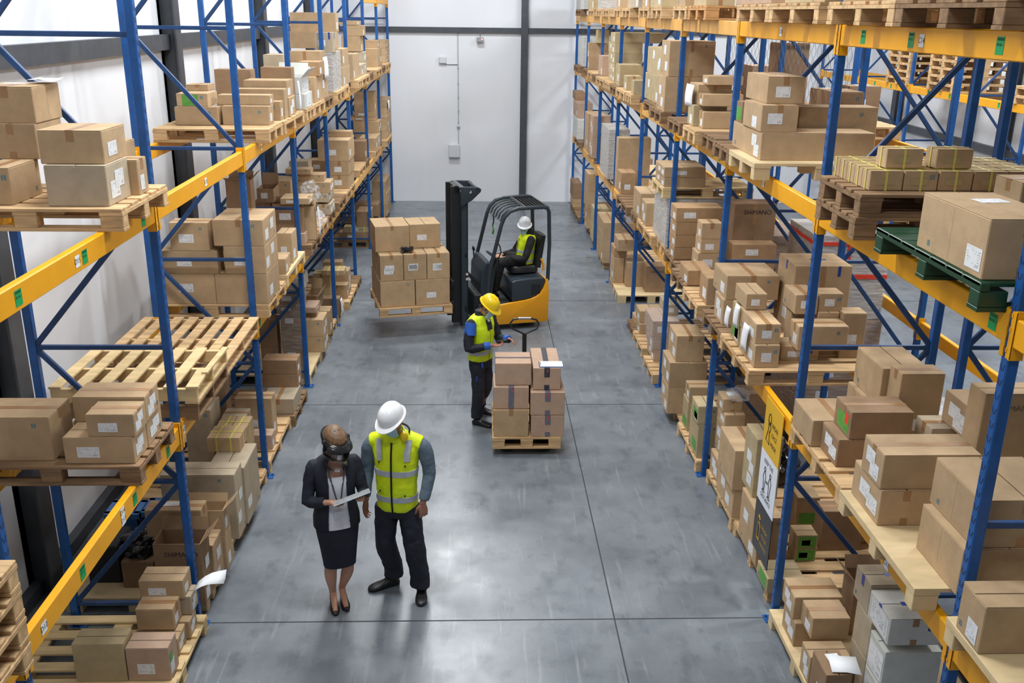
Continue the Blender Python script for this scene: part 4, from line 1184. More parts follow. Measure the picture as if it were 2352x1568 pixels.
for iy in range(5):
    for ix in range(5):
        xa = 2.445 + ix*.222; ya = 5.915 + iy*.132
        strapped(xa, xa+.218, ya, ya+.128, 3.868, 3.992, 'small strapped carton on doubled pallet, %s row, %s from the aisle' % (RW[iy], ORD[ix]))
strapped(2.56, 2.80, 5.98, 6.14, 3.998, 4.12, 'small strapped carton on top of the layer, nearer the aisle')
strapped(2.88, 3.12, 5.98, 6.14, 3.998, 4.12, 'small strapped carton on top of the layer, farther from the aisle')

# two stacked slatted pallets with boards along the rack, left rack lower shelf, third row of frames
def stringer_pallet(x0, x1, y0, y1, z, nb, wood, label, broken=False):
    root = empty('wooden_pallet', ((x0+x1)/2, (y0+y1)/2, z), label, 'pallet', 'pallets of the left rack')
    top = MB(); w_ = .095
    for i in range(nb):
        x = x0 + w_/2 + (x1-x0-w_)*i/(nb-1)
        if broken and i == nb-1:
            top.bar((x, y0, z+.133), (x-.02, y0+(y1-y0)*.45, z+.133), w_, .02); top.bar((x+.025, y0+(y1-y0)*.3, z+.15), (x+.03, y1, z+.14), .05, .018)
        else: top.box(x-w_/2, x+w_/2, y0, y1, z+.122, z+.143, .003)
    top.build('top_deck', wood, root)
    for i in range(3):
        y = y0 + .022 + (y1-y0-.044)*i/2
        MB().box(x0+.01, x1-.01, y-.02, y+.02, z+.02, z+.122, .003).build('stringer', wood, root)
    bt = MB()
    for x in (x0+.06, (x0+x1)/2, x1-.06): bt.box(x-.05, x+.05, y0, y1, z, z+.02)
    bt.build('bottom_boards', wood, root)
stringer_pallet(-3.34, -2.20, 7.00, 7.93, 1.83, 7, WOODS['d'], 'worn pallet under another pallet, left rack lower shelf, second bay')
stringer_pallet(-3.34, -2.19, 6.99, 7.92, 1.975, 7, WOODS['s'], 'empty slatted pallet with a broken board, topmost, left rack lower shelf', True)
stringer_pallet(-3.36, -2.22, 7.98, 9.26, 1.83, 8, WOODS['p'], 'empty pallet with long slats behind the broken one, left rack lower shelf')
# stack of pallets at the near left corner
for i in range(4):
    pallet_at('p', -2.20, -3.40, 3.2, 4.03, 1.83+i*.147, 'pale pallet in the stack at the near left corner, %s from the top' % ORD[3-i], 'stacked pallets at the near left corner')

# ---------------------------------------------------------------- load on the hand pallet truck
JB = 'cartons on the hand pallet truck'
pallet_at('p', .155, .955, 10.13, 11.23, .085, 'pale wooden pallet under the cartons on the hand pallet truck', 'floor pallets in the aisle')
z = .229
def jack_box(x0, x1, y0, y1, z0, z1, sty, label, tape, tm):
    o = carton('J', x0, x1, y0, y1, z0, z1, sty, 'T' if not tape else '', label, JB)
    cx = (x0+x1)/2; cy = (y0+y1)/2; h = z1-z0
    if tape == 'v':
        g = MB().box(cx-.032, cx+.032, y0-.0015, y0, z1-.11, z1).box(cx-.032, cx+.032, y0-.002, y1, z1, z1+.0015).box(cx-.03, cx+.03, y0-.0015, y0, z0, z0+.06).build('printed_tape', tm, o); g['label'] = 'dark printed packing tape'
    elif tape == 'full':
        g = MB().box(cx-.032, cx+.032, y0-.0015, y0, z0, z1).box(cx-.032, cx+.032, y0-.002, y1, z1, z1+.0015).build('printed_tape', tm, o); g['label'] = 'dark printed packing tape'
    elif tape == 'h':
        g = MB().box(x0-.001, x1+.001, cy-.02, cy+.02, z1, z1+.0015).build('printed_tape', tm, o); g['label'] = 'dark packing tape'
    if tape in ('v', 'full'): MB().quad((cx+.006, y0-.003, z1-.03), (.012, 0, 0), (0, 0, .035)).build('printed_mark', RED, o)
TP = mat('grey_violet_printed_tape', srgb(112,110,126), .3, var=.3, scale=40)
jack_box(.165, .575, 10.16, 10.62, z, z+.33, 'k', 'tan carton at the bottom of left pile on hand pallet truck', None, None)
jack_box(.165, .575, 10.20, 10.66, z+.334, z+.60, 'p', 'carton with full tape strip, middle of left pile on hand pallet truck', 'full', TP)
jack_box(.185, .60, 10.26, 10.66, z+.604, z+.87, 'p', 'carton with black tape, top of left pile on hand pallet truck', 'h', TAPE_K)
jack_box(.60, .99, 10.15, 10.60, z-.0, z+.265, 'p', 'carton with printed tape, bottom of right pile on hand pallet truck', 'v', TP)
jack_box(.59, .99, 10.16, 10.62, z+.27, z+.55, 'p', 'carton with printed tape, middle of right pile on hand pallet truck', 'v', TP)
jack_box(.62, .94, 10.24, 10.95, z+.555, z+.82, 'p', 'carton under the clipboard, top of right pile on hand pallet truck', 'v', TAPE_K)
cb = empty('clipboard', (.80, 10.34, z+.822), 'blue clipboard with white sheets lying on the right carton pile', 'clipboard')
MB().box(.69, .97, 10.26, 10.44, z+.8225, z+.828, .002).build('board', mat('clipboard_blue', srgb(60,110,180), .4), cb)
MB().box(.70, .965, 10.265, 10.435, z+.8285, z+.836, .001).build('paper_sheets', PAPER, cb)
MB().box(.69, .712, 10.30, 10.40, z+.836, z+.846, .003).build('clip', STEEL, cb)
# the hand pallet truck
hp = empty('hand_pallet_truck', (.575, 11.3, 0), 'black hand pallet truck with looped handle behind the loaded pallet', 'pallet truck')
BLK = mat('black_painted_steel', srgb(24,25,28), .38)
for x in (.33, .78): MB().box(x-.08, x+.08, 10.22, 11.36, .03, .083, .006).build('fork', BLK, hp)
MB().box(.24, .87, 11.30, 11.38, .05, .36, .01).build('body', BLK, hp)
MB().cyl((.575, 11.40, .1), (.575, 11.42, .55), .05).build('pump', BLK, hp)
for x in (.49, .66): MB().cyl((x-.03, 11.44, .095), (x+.03, 11.44, .095), .095).build('wheel', mat('black_rubber', srgb(20,20,20), .8), hp)
MB().cyl((.576, 11.43, .45), (.579, 11.56, 1.03), .028).build('handle_shaft', BLK, hp)
lp = [(.579, 11.56, 1.02), (.42, 11.575, 1.09), (.395, 11.59, 1.15), (.43, 11.60, 1.20), (.50, 11.605, 1.215), (.66, 11.605, 1.215), (.73, 11.60, 1.20), (.762, 11.59, 1.15), (.737, 11.575, 1.09), (.579, 11.56, 1.02)]
MB().tube(lp, .013, 8).build('handle_loop', BLK, hp, smooth=True)
MB().cyl((.50, 11.605, 1.216), (.66, 11.605, 1.216), .017, 10).build('grip', mat('bright_grip', srgb(150,152,156), .3, metal=.8), hp)
# ---------------------------------------------------------------- forklift (u ahead, v away from the camera)
A = math.radians(13.0)
FO = Vector((1.135, 14.95, 0)); FH = Vector((-math.cos(A), -math.sin(A), 0)); FL = Vector((-math.sin(A), math.cos(A), 0))
FM = Matrix(((FH.x, FL.x, 0, FO.x), (FH.y, FL.y, 0, FO.y), (0, 0, 1, 0), (0, 0, 0, 1)))
FY = mat('forklift_yellow', srgb(232,160,16), .38, var=.06, scale=3, coat=.3)
FG = mat('forklift_charcoal', srgb(44,54,62), .42, var=.06, scale=5)
FB = mat('forklift_black', srgb(26,28,31), .5, var=.1, scale=5)
RUB = MATS['black_rubber']
fk = empty('forklift', FO, 'yellow and black forklift lifting a pallet of cartons in the aisle', 'forklift', mw=Matrix(((-FH.x, FL.x, 0, FO.x), (-FH.y, FL.y, 0, FO.y), (0, 0, 1, 0), (0, 0, 0, 1))))
class FMB(MB):
    def put(s, name, m, parent=None, **k):
        s.v = [FM @ v for v in s.v]; return s.build(name, m, parent or fk, **k)
W_ = 1.04
def prof(poly, v0, v1, name, m, parent=None, bev=.0):
    q = FMB(); q.prism(poly, v0, v1); o = q.put(name, m, parent)
    if bev:
        b = o.modifiers.new('bevel', 'BEVEL'); b.width = bev; b.segments = 3; b.limit_method = 'ANGLE'
        o.data.polygons.foreach_set('use_smooth', [True]*len(o.data.polygons))
    return o
curve = [(.045, .83), (.06, .76), (.09, .68), (.14, .60), (.21, .545), (.30, .51), (.40, .49)]
yel = [(.0, .14), (.04, .10), (.845, .10), (.87, .16), (.885, .30), (.87, .435)] + [(.62, .465)] + curve[::-1] + [(.015, .83), (-.005, .6)]
body = prof(yel, 0, .05, 'side_panel', FY, bev=.02)
prof(yel, W_-.05, W_, 'side_panel', FY, bev=.02)
prof([(.0, .14), (.04, .10), (.30, .10), (.30, .80), (.015, .83), (-.005, .6)], .05, W_-.05, 'counterweight', FY, bev=.03)
cov = [(.05, .80)] + [(a+.004, b+.004) for a, b in curve[1:]] + [(.615, .47), (.625, .80), (.55, .825), (.30, .845), (.08, .85)]
bc = prof(cov, .02, W_-.02, 'battery_cover', FG, bev=.02)
q = FMB()
for i in range(6):
    for j in range(3): q.box(.14+.055*j, .178+.055*j, .012, .019, .58+.03*i+.02*j*0, .592+.03*i)
q.put('vent_grille', FB, bc)
FMB().box(.30, 1.20, .10, W_-.10, .12, .42).put('chassis', FB)
FMB().box(.62, 1.00, .03, W_-.03, .40, .455, .01).put('floor_plate', FB)
FMB().box(1.10, 1.24, .06, W_-.06, .2, .62, .02).put('front_frame', FB)
dash = FMB(); dash.prism([(.92, .45), (1.12, .45), (1.10, .98), (1.02, 1.13), (.93, 1.10), (.86, .95)], .14, W_-.14); d_ = dash.put('dashboard', FG)
b = d_.modifiers.new('bevel', 'BEVEL'); b.width = .03; b.segments = 3
# steering wheel and levers
st = FMB(); c = Vector((.80, .46, 1.12)); ax = Vector((-.6, 0, .8)).normalized(); e1 = Vector((0, 1, 0)); e2 = ax.cross(e1)
ringpts = [c + (e1*math.cos(2*pi*i/24) + e2*math.sin(2*pi*i/24))*.16 for i in range(24)]
R = []
for i, p in enumerate(ringpts):
    o_ = (p-c).normalized(); R.append([p + (o_*math.cos(2*pi*j/8) + ax*math.sin(2*pi*j/8))*.014 for j in range(8)])
st.rings(R, closed=True); st.box(-.15, .15, -.012, .012, -.008, .008, .003, Matrix.Translation(c) @ Matrix((( e2.x, e1.x, ax.x, 0), (e2.y, e1.y, ax.y, 0), (e2.z, e1.z, ax.z, 0), (0, 0, 0, 1))))
st.put('steering_wheel', FB, smooth=True)
FMB().cyl(c, c-ax*.25, .025).put('steering_column', FB)
for v in (.80, .87):
    lv = FMB().tube([(1.06, v, 1.0), (1.07, v, 1.16)], .007, 8); o = lv.put('lever', STEEL); FMB().ball((1.07, v, 1.19), .018, .018, .035).put('lever_knob', FB, o)
# seat
sq = FMB(); sq.loft([((.33, .52, z), (.25*a, 0, 0), (0, .25*a, 0)) for z, a in ((.86, .9), (.88, 1), (.96, 1), (.985, .92))], 20, 4); sq.put('seat_cushion', FB, smooth=True)
sb = FMB(); sb.loft([((.105-.09*t, .52, .95+.52*t), (.055, 0, .01), (0, .25-.04*t, 0)) for t in (0, .1, .5, .9, 1)], 20, 4); sb.put('seat_backrest', FB, smooth=True)
FMB().tube([(.06, .28, 1.10), (.02, .28, 1.0), (.02, .28, .9)], .02).put('seat_bracket', FY)
# overhead guard
def gtube(p, r, name, par=None, m=FG): return FMB().tube(p, r, 8).put(name, m, par, smooth=True)
og = FMB()
for v in (.035, W_-.035):
    og.tube([(.015, v, .80), (.0, v, 1.4), (.02, v, 1.92), (.05, v, 1.985), (.12, v, 2.0), (.52, v, 1.99), (.66, v, 1.95), (.75, v, 1.86), (.80, v, 1.74), (.98, v, 1.02), (1.02, v, .60)], .032, 8)
og = og.put('overhead_guard', FG, smooth=True)
rf = FMB()
for i in range(1, 6):
    v = .035 + (W_-.07)*i/6
    rf.tube([(.40, v, 1.985), (.56, v, 1.972), (.66, v, 1.94), (.74, v, 1.86), (.775, v, 1.76)], .016, 6)
rf.put('guard_bars', FG, og, smooth=True)
r2_ = FMB()
r2_.box(.02, .42, .05, .075, 1.97, 2.0).box(.02, .42, W_-.075, W_-.05, 1.97, 2.0).box(.01, .04, .05, W_-.05, 1.965, 1.995).box(.40, .43, .05, W_-.05, 1.965, 1.995)
for i in range(6): r2_.box(.075+.055*i, .085+.055*i, .06, W_-.06, 1.955, 1.99)
r2_.put('roof_grille', FB, og)
for u, z in ((.40, 2.005), (.775, 1.775)): FMB().cyl((u, .03, z), (u, W_-.03, z), .008, 6).put('guard_crossbar', STEEL, og)
FMB().tube([(.86, .04, 1.46), (.82, .04, 1.40), (.80, .04, 1.30), (.92, .04, 1.02)], .011, 6).put('grab_handle', FB, og)
# wheels
for v in (.14, W_-.14):
    w_ = FMB().cyl((1.02, v-.08, .215), (1.02, v+.08, .215), .215, 24).put('front_wheel', RUB, smooth=True)
    FMB().cyl((1.02, v-.083 if v < .5 else v+.083, .215), (1.02, v, .215), .11, 16).put('hub', FB, w_)
FMB().cyl((.22, .42, .18), (.22, .62, .18), .18, 20).put('rear_wheel', RUB)
for v in (.045, W_-.045):
    FMB().tube([(.84, v, .30), (.90, v, .42), (1.0, v, .465), (1.14, v, .44), (1.22, v, .30)], .035, 8).put('mudguard', FB, smooth=True)
# mast
ms = FMB()
for v in (.20, .76):
    ms.box(1.30, 1.42, v, v+.03, .06, 2.22).box(1.30, 1.32, v, v+.075, .06, 2.22).box(1.40, 1.42, v, v+.075, .06, 2.22)
ms.box(1.31, 1.36, .2, .83, 2.10, 2.2).box(1.31, 1.36, .2, .83, .3, .4).box(1.31, 1.36, .2, .83, 1.2, 1.28)
mo = ms.put('mast_outer_rails', FG)
mi = FMB()
for v in (.285, .70): mi.box(1.41, 1.55, v, v+.055, .10, 2.33, .006)
mi.box(1.42, 1.5, .285, .755, 2.22, 2.33, .006)
mi.put('mast_inner_rails', FB)
FMB().cyl((1.37, .50, .2), (1.37, .50, 2.0), .035, 12).put('lift_cylinder', FB)
ch = FMB()
for v in (.43, .58): ch.box(1.40, 1.41, v, v+.03, .4, 2.15)
ch.put('lift_chain', STEEL)
# ear plates with crossbar at the mast head
for v in (.16, .80):
    prof([(1.42, 2.02), (1.42, 2.30), (1.36, 2.34), (1.14, 2.325), (1.09, 2.29), (1.10, 2.25), (1.24, 2.12)], v, v+.03, 'mast_ear_plate', FG, bev=.012)
FMB().cyl((1.15, .16, 2.29), (1.15, .83, 2.29), .03, 10).put('mast_head_tube', FG)
g = FMB(); g.box(1.36, 1.44, .16, .83, 2.30, 2.335, .004); g.put('mast_head_bar', FG)
hk = FMB().tube([(1.27, .152, 2.275), (1.255, .150, 2.255), (1.27, .150, 2.235), (1.285, .150, 2.25)], .006, 6); hk.put('hook', PAPER)
for z in (.93, .85): FMB().cyl((1.32, .196, z), (1.32, .185, z), .022, 12).put('grease_cap', mat('pale_pink_cap', srgb(214,190,186), .4))
FMB().cyl((1.12, .22, .75), (1.32, .22, .95), .03, 10).put('tilt_cylinder', FB)
# carriage, forks
cg = FMB()
cg.box(1.55, 1.60, .10, .94, .42, .52, .006).box(1.55, 1.60, .10, .94, .78, .86, .006).box(1.55, 1.6, .26, .30, .42, .86).box(1.55, 1.6, .74, .78, .42, .86)
cg.put('fork_carriage', FB)
ZP = .37
for v in (.26, .68):
    FMB().box(1.60, 1.64, v, v+.10, ZP+.03, .86).box(1.60, 2.72, v, v+.10, ZP+.03, ZP+.068).put('fork', FB)
gs = FMB(); gs.tube([(.80, .56, 1.80), (.79, .57, 1.70), (.81, .57, 1.62)], .012, 6); o = gs.put('strap', FB)
gs = FMB(); gs.tube([(.81, .57, 1.64), (.80, .56, 1.56), (.815, .57, 1.49), (.80, .58, 1.47), (.79, .57, 1.53), (.81, .57, 1.62)], .010, 6); o = gs.put('lanyard', mat('green_webbing', srgb(60,140,60), .6)); o['label'] = 'green strap loop hanging from the guard'

# lifted pallet and its cartons, axis-aligned with the forklift
FR = Matrix(((-FH.x, FL.x, 0, FO.x), (-FH.y, FL.y, 0, FO.y), (0, 0, 1, 0), (0, 0, 0, 1)))   # x to the right in view, y away
pf = pallet_at('p', -2.77, -1.61, -.06, 1.14, ZP+.0, 'pale wooden pallet raised on the forklift forks', 'pallets on the forklift'); pf.matrix_basis = FR @ pf.matrix_basis
def load(x0, x1, y0, y1, z0, z1, fl, label):
    o = carton('J', x0, x1, y0, y1, z0, z1, 'k', fl, label, 'cartons on the forklift pallet'); o.matrix_basis = FR @ o.matrix_basis
    return o
zb = ZP+.146; H1, H2, H3 = .41, .41, .40
xl, xr = -2.74, -1.64
load(xl, -2.195, .0, .56, zb, zb+H1, 'H', 'lower left front carton on the raised forklift pallet')
load(-2.185, xr, .0, .56, zb, zb+H1, 'F', 'lower right front carton on the raised forklift pallet')
load(xl, -2.195, .58, 1.12, zb, zb+H1, 'F', 'lower left rear carton on the raised forklift pallet')
load(-2.185, xr, .58, 1.12, zb, zb+H1, 'F', 'lower right rear carton on the raised forklift pallet, beside the mast')
z2 = zb+H1+.003
for i, nm in enumerate(('left', 'middle', 'right')):
    a = xl+.012 + i*.368
    load(a, a+.362, .03, .50, z2, z2+H2, 'FFT', '%s carton in the middle layer, front, on raised forklift pallet' % nm)
    load(a, a+.362, .55, 1.10, z2, z2+H2, 'F', '%s carton in the middle layer, rear, on raised forklift pallet' % nm)
z3 = z2+H2+.003
load(xl-.02, -2.22, .28, .96, z3, z3+H3, 'TH', 'top left carton on the raised forklift pallet, with open taped lid')
load(-2.20, -1.70, .42, .98, z3, z3+H3-.02, 'F', 'top right carton on the raised forklift pallet')
# black cable bundle on the middle layer
random.seed(21); q = MB(); c0 = FR @ Vector((-2.29, .16, z2+H2+.03))
for i in range(9):
    p = []
    for j in range(7):
        p.append(c0 + Vector((random.uniform(-.11, .11), random.uniform(-.06, .07), random.uniform(-.022, .07))))
    q.tube(p, .006, 6)
o = q.build('cable_bundle', INK, loc=c0); tag(o, 'tangled black cable bundle lying on the middle cartons of the forklift load', 'cable bundle')
# ---------------------------------------------------------------- people
SKIN = mat('skin', srgb(196,148,122), .5, var=.06, scale=14)
SKIN_D = mat('tanned_skin', srgb(170,118,94), .5, var=.06, scale=14)
HAIR = mat('brown_hair', srgb(122,92,66), .5, var=.35, scale=22, stretch=(4,1,1))
DHAIR = mat('dark_hair', srgb(44,36,32), .6)
NEON = mat('neon_yellow_fabric', srgb(228,252,24), .6, var=.10, scale=6, bump=.35, bscale=7)
NEON_D = mat('neon_lime_fabric', srgb(216,244,26), .6, var=.10, scale=6, bump=.35, bscale=7)
REFL = mat('reflective_band', srgb(186,192,204), .3, var=.12, scale=16)
NAVY = mat('navy_cloth', srgb(28,32,46), .8, var=.2, scale=8, bump=.3, bscale=8)
BLKC = mat('black_cloth', srgb(20,20,23), .8, var=.2, scale=8, bump=.3, bscale=8)
GREYC = mat('grey_blue_jersey', srgb(98,116,132), .85, var=.12, scale=10, bump=.25, bscale=9)
WHITEC = mat('white_cloth', srgb(232,234,242), .7)
ROYAL = mat('royal_blue_patch', srgb(40,96,190), .7)
SHOE = mat('black_shoe_leather', srgb(24,25,28), .4)
HATW = mat('white_helmet_plastic', srgb(240,243,247), .28, coat=.3)
HATY = mat('yellow_helmet_plastic', srgb(236,202,20), .28, coat=.3)
MASK = mat('pale_blue_mask', srgb(178,218,224), .7)
MASKK = mat('black_mask', srgb(26,27,30), .7)
EYE = mat('eye_white', srgb(235,235,230), .3); IRIS = mat('dark_iris', srgb(50,36,28), .3)

class Person:
    def __init__(s, name_label, base, ang, skin, group=None):
        s.b = Vector(base); F = Vector((math.cos(ang), math.sin(ang), 0)); s.F = F; s.S = Vector((-F.y, F.x, 0)); s.Z = Vector((0, 0, 1)); s.skin = skin
        s.label = name_label
    def w(s, p): return s.b + s.S*p[0] + s.F*p[1] + s.Z*p[2]           # p = (to the person's left, forward, up)
    def head_frame(s, c, pitch, yaw, roll=0):
        """matrix from head-local (x left, y forward, z up) to world"""
        base = Matrix(((s.S.x, s.F.x, 0), (s.S.y, s.F.y, 0), (s.S.z, s.F.z, 1)))
        r = base @ Matrix.Rotation(-yaw, 3, 'Z') @ Matrix.Rotation(-pitch, 3, 'X') @ Matrix.Rotation(roll, 3, 'Y')
        m = r.to_4x4(); m.translation = Vector(c); return m

def head_mesh(mb, m):
    secs = [(-.118, .022, .024, .060), (-.108, .040, .044, .050), (-.085, .054, .066, .028), (-.05, .064, .083, .010), (-.015, .069, .091, .003), (.02, .073, .096, 0),
            (.055, .0745, .098, -.004), (.088, .067, .088, -.008), (.108, .048, .064, -.011), (.119, .02, .03, -.012)]
    mb.loft([(m @ Vector((0, f, z)), (m.to_3x3() @ Vector((a, 0, 0))), (m.to_3x3() @ Vector((0, b, 0)))) for z, a, b, f in secs], 24, 2.2)
    mb.tube([m @ Vector((0, .088, .022)), m @ Vector((0, .104, -.008)), m @ Vector((0, .114, -.030)), m @ Vector((0, .096, -.040))], [.009, .011, .014, .010], 8, True)
    for sx in (-1, 1):
        mb.ball(m @ Vector((sx*.076, -.008, -.008)), .010, .020, .032, m.to_3x3())
        mb.ball(m @ Vector((sx*.028, .083, .024)), .020, .012, .008, m.to_3x3())
    mb.tube([m @ Vector((-.02, .093, -.068)), m @ Vector((0, .099, -.066)), m @ Vector((.02, .093, -.068))], [.006, .009, .006], 8, True)
def eyes(parent, m):
    for sx in (-1, 1):
        o = MB().ball(m @ Vector((sx*.030, .083, .008)), .012, .010, .009, m.to_3x3()).build('eye', EYE, parent, smooth=True)
        MB().ball(m @ Vector((sx*.030, .0915, .007)), .005, .003, .005, m.to_3x3()).build('iris', IRIS, o, smooth=True)

def hand(mb, wr, d, n, t, curl=.5, k=1.0, spread=1.0, thumb=.6):
    """wrist, finger direction d, palm normal n (out of the palm), thumb side t"""
    d = Vector(d).normalized(); n = (Vector(n) - d*Vector(n).dot(d)).normalized(); tt = n.cross(d)
    if tt.dot(Vector(t)) < 0: tt = -tt
    t = tt; wr = Vector(wr)
    mb.loft([(wr - d*.02*k, t*.026*k, n*.020*k), (wr + d*.01*k, t*.029*k, n*.018*k), (wr + d*.045*k, t*.040*k, n*.016*k), (wr + d*.085*k, t*.042*k, n*.013*k), (wr + d*.098*k, t*.038*k, n*.010*k)], 14, 2.6)
    for i, (off, ln, rr) in enumerate(((.031, .068, .0086), (.0105, .077, .0088), (-.0105, .071, .0084), (-.031, .056, .0076))):
        p = wr + d*.090*k + t*off*k; dd = (d + t*off*1.6*spread).normalized(); pts = [p]; a = curl*(.75 + .12*i)
        for sgm, fr in enumerate((.44, .31, .25)):
            ang = a*(.55 if sgm == 0 else 1.0); ax = dd.cross(n)
            q = Matrix.Rotation(ang, 3, ax.normalized()) if ax.length > 1e-4 else Matrix.Identity(3)
            dd = (q @ dd); n2 = q @ n; n = n; p = p + dd*ln*fr*k; pts.append(p)
        mb.tube(pts, [rr*k, rr*k*.98, rr*k*.9, rr*k*.75], 8, True)
    p = wr + d*.022*k + t*.028*k; dd = (d*.62 + t*.75 + n*.25*thumb).normalized(); pts = [p - dd*.012*k, p + dd*.03*k]
    dd2 = (d*.85 + t*.25 + n*.35*thumb).normalized(); pts += [pts[-1] + dd2*.03*k, pts[-1] + dd2*.055*k]
    mb.tube(pts, [.013*k, .0115*k, .0098*k, .008*k], 8, True)

def limb(mb, pts, rad, n=14):
    """smooth tapering limb through the joints"""
    P = [Vector(p) for p in pts]; Q = []; R = []
    for i in range(len(P)-1):
        p0 = P[max(i-1, 0)]; p1 = P[i]; p2 = P[i+1]; p3 = P[min(i+2, len(P)-1)]
        for j in range(5):
            t = j/5; lin = p1.lerp(p2, t)
            cr = .5*((2*p1) + (p2-p0)*t + (2*p0-5*p1+4*p2-p3)*t*t + (3*p1-p0-3*p2+p3)*t**3)
            Q.append(lin.lerp(cr, .55)); tt = t*t*(3-2*t); R.append(rad[i]*(1-tt)+rad[i+1]*tt)
    Q.append(P[-1]); R.append(rad[-1]); mb.tube(Q, R, n)
def torso(mb, per, secs, n=28, e=2.5):
    """secs: (z, half-width, half-depth, left offset, forward offset)"""
    mb.loft([(per.w((s, f, z)), per.S*a, per.F*b) for z, a, b, s, f in secs], n, e)
def sec_at(secs, z):
    for i in range(len(secs)-1):
        a, b = secs[i], secs[i+1]
        if a[0] <= z <= b[0]:
            t = (z-a[0])/(b[0]-a[0]); return tuple(a[j]+(b[j]-a[j])*t for j in range(5))
    return secs[-1] if z > secs[-1][0] else secs[0]
def band(per, secs, z0, z1, m, parent, name='reflective_band', off=.003, e=2.5, tilt=0.0):
    mb = MB(); S = []
    for z in (z0, (z0+z1)/2, z1):
        _, a, b, s, f = sec_at(secs, z); S.append((z, a+off, b+off, s, f))
    R = []
    for o_ in (0, -.008):
        for z, a, b, s, f in (S if o_ == 0 else S[::-1]):
            r = []
            for j in range(40):
                t = 2*pi*j/40; ct, st_ = math.cos(t), math.sin(t)
                r.append(per.w((s, f, z+tilt*st_)) + per.S*(a+o_)*math.copysign(abs(ct)**(2/e), ct) + per.F*(b+o_)*math.copysign(abs(st_)**(2/e), st_))
            R.append(r)
    mb.rings(R, closed=True); return mb.build(name, m, parent, smooth=True)
def front_strip(per, secs, pts, wdt, m, parent, name, off=.010, e=2.5, back=False):
    """strip on the chest: pts of (angle offset s as lateral metres, z)"""
    L_, R_ = [], []
    def surf(x, z):
        _, a, b, s, f = sec_at(secs, z); a += off; b += off
        u = max(-.98, min(.98, x/a)); y = b*(1-abs(u)**e)**(1/e)
        return per.w((s+x, f+(-y if back else y), z))
    for x, z in pts: L_.append(surf(x-wdt/2, z)); R_.append(surf(x+wdt/2, z))
    mb = MB(); n = len(pts); nn = per.F*(-.006 if not back else .006)
    mb.raw(L_+R_+[p+nn for p in L_]+[p+nn for p in R_], [(i, i+1, n+i+1, n+i) for i in range(n-1)] + [(2*n+i, 3*n+i, 3*n+i+1, 2*n+i+1) for i in range(n-1)] +
           [(i, 2*n+i, 2*n+i+1, i+1) for i in range(n-1)] + [(n+i, n+i+1, 3*n+i+1, 3*n+i) for i in range(n-1)])
    return mb.build(name, m, parent)
def helmet(parent, m, mt, ridge=True, tilt=0.0):
    h = m @ Matrix.Rotation(tilt, 4, 'X'); r3 = h.to_3x3(); mb = MB()
    S = [(.030, .104, .128, .004), (.040, .103, .127, .003), (.08, .098, .120, 0), (.115, .084, .103, -.002), (.140, .060, .075, -.004), (.153, .03, .04, -.004)]
    mb.loft([(h @ Vector((0, f, z)), r3 @ Vector((a, 0, 0)), r3 @ Vector((0, b, 0))) for z, a, b, f in S], 32, 2.15)
    if ridge:
        for x in (-.026, 0, .026):
            mb.tube([h @ Vector((x, f, z)) for f, z in ((-.118, .075), (-.085, .125), (-.03, .152), (.03, .152), (.082, .125), (.112, .085))], [.004, .007, .009, .009, .007, .004], 8)
    o = mb.build('hard_hat', mt, parent, smooth=True)
    br = MB(); R = []
    for off, dz in ((0, .006), (.016, .0), (.016, -.006), (-.004, -.004)):
        r = []
        for j in range(40):
            t = 2*pi*j/40; ct, sn = math.cos(t), math.sin(t); ext = off*(1 + (1.9 if off > 0 else 0)*max(0, sn)**2)
            r.append(h @ Vector(((.104+ext)*ct, .004 + (.128+ext)*sn, .033+dz - (.010*max(0, sn)**2 if off > 0 else 0))))
        R.append(r)
    br.rings(R, closed=True); br.build('brim', mt, o, smooth=True)
    return o
def face_mask(parent, m, mt, big=1.0):
    mb = MB(); R = []
    for off in (.0, .004):
        for i in range(7):
            z = -.118 + .112*i/6*big; t0 = 1.02; row = []
            b = (.100 if z > -.06 else .088 - (-.06-z)*.25); f = .004 if z > -.06 else .004 + (-.06-z)*.35
            bulge = .016*math.sin(pi*i/6)
            for j in range(13):
                t = -t0 + 2*t0*j/12
                row.append(m @ Vector(((.072 if z > -.06 else .066)*math.sin(t)*1.08, f + (b+bulge+off)*math.cos(t)*1.0, z)))
            R.append(row)
    n = 13; mb.v = [p for r in R for p in r]
    for k in (0, 7):
        for i in range(6):
            for j in range(12): mb.f.append(tuple((k+i)*n+j+d for d in (0, 1, n+1, n)))
    for j in range(12): mb.f.append((j, j+1, 7*n+j+1, 7*n+j)); mb.f.append((6*n+j, 6*n+j+1, 13*n+j+1, 13*n+j))
    for i in range(6): mb.f.append((i*n, (i+1)*n, (8+i)*n, (7+i)*n)); mb.f.append((i*n+12, (i+1)*n+12, (8+i)*n+12, (7+i)*n+12))
    o = mb.build('face_mask', mt, parent, smooth=True)
    for sx in (-1, 1):
        for z in (-.02, -.095):
            MB().tube([m @ Vector((sx*.066, .055, z)), m @ Vector((sx*.079, .02, (z-.02)/2)), m @ Vector((sx*.080, -.012, -.012))], .0016, 6).build('ear_loop', PAPER, o)
    return o
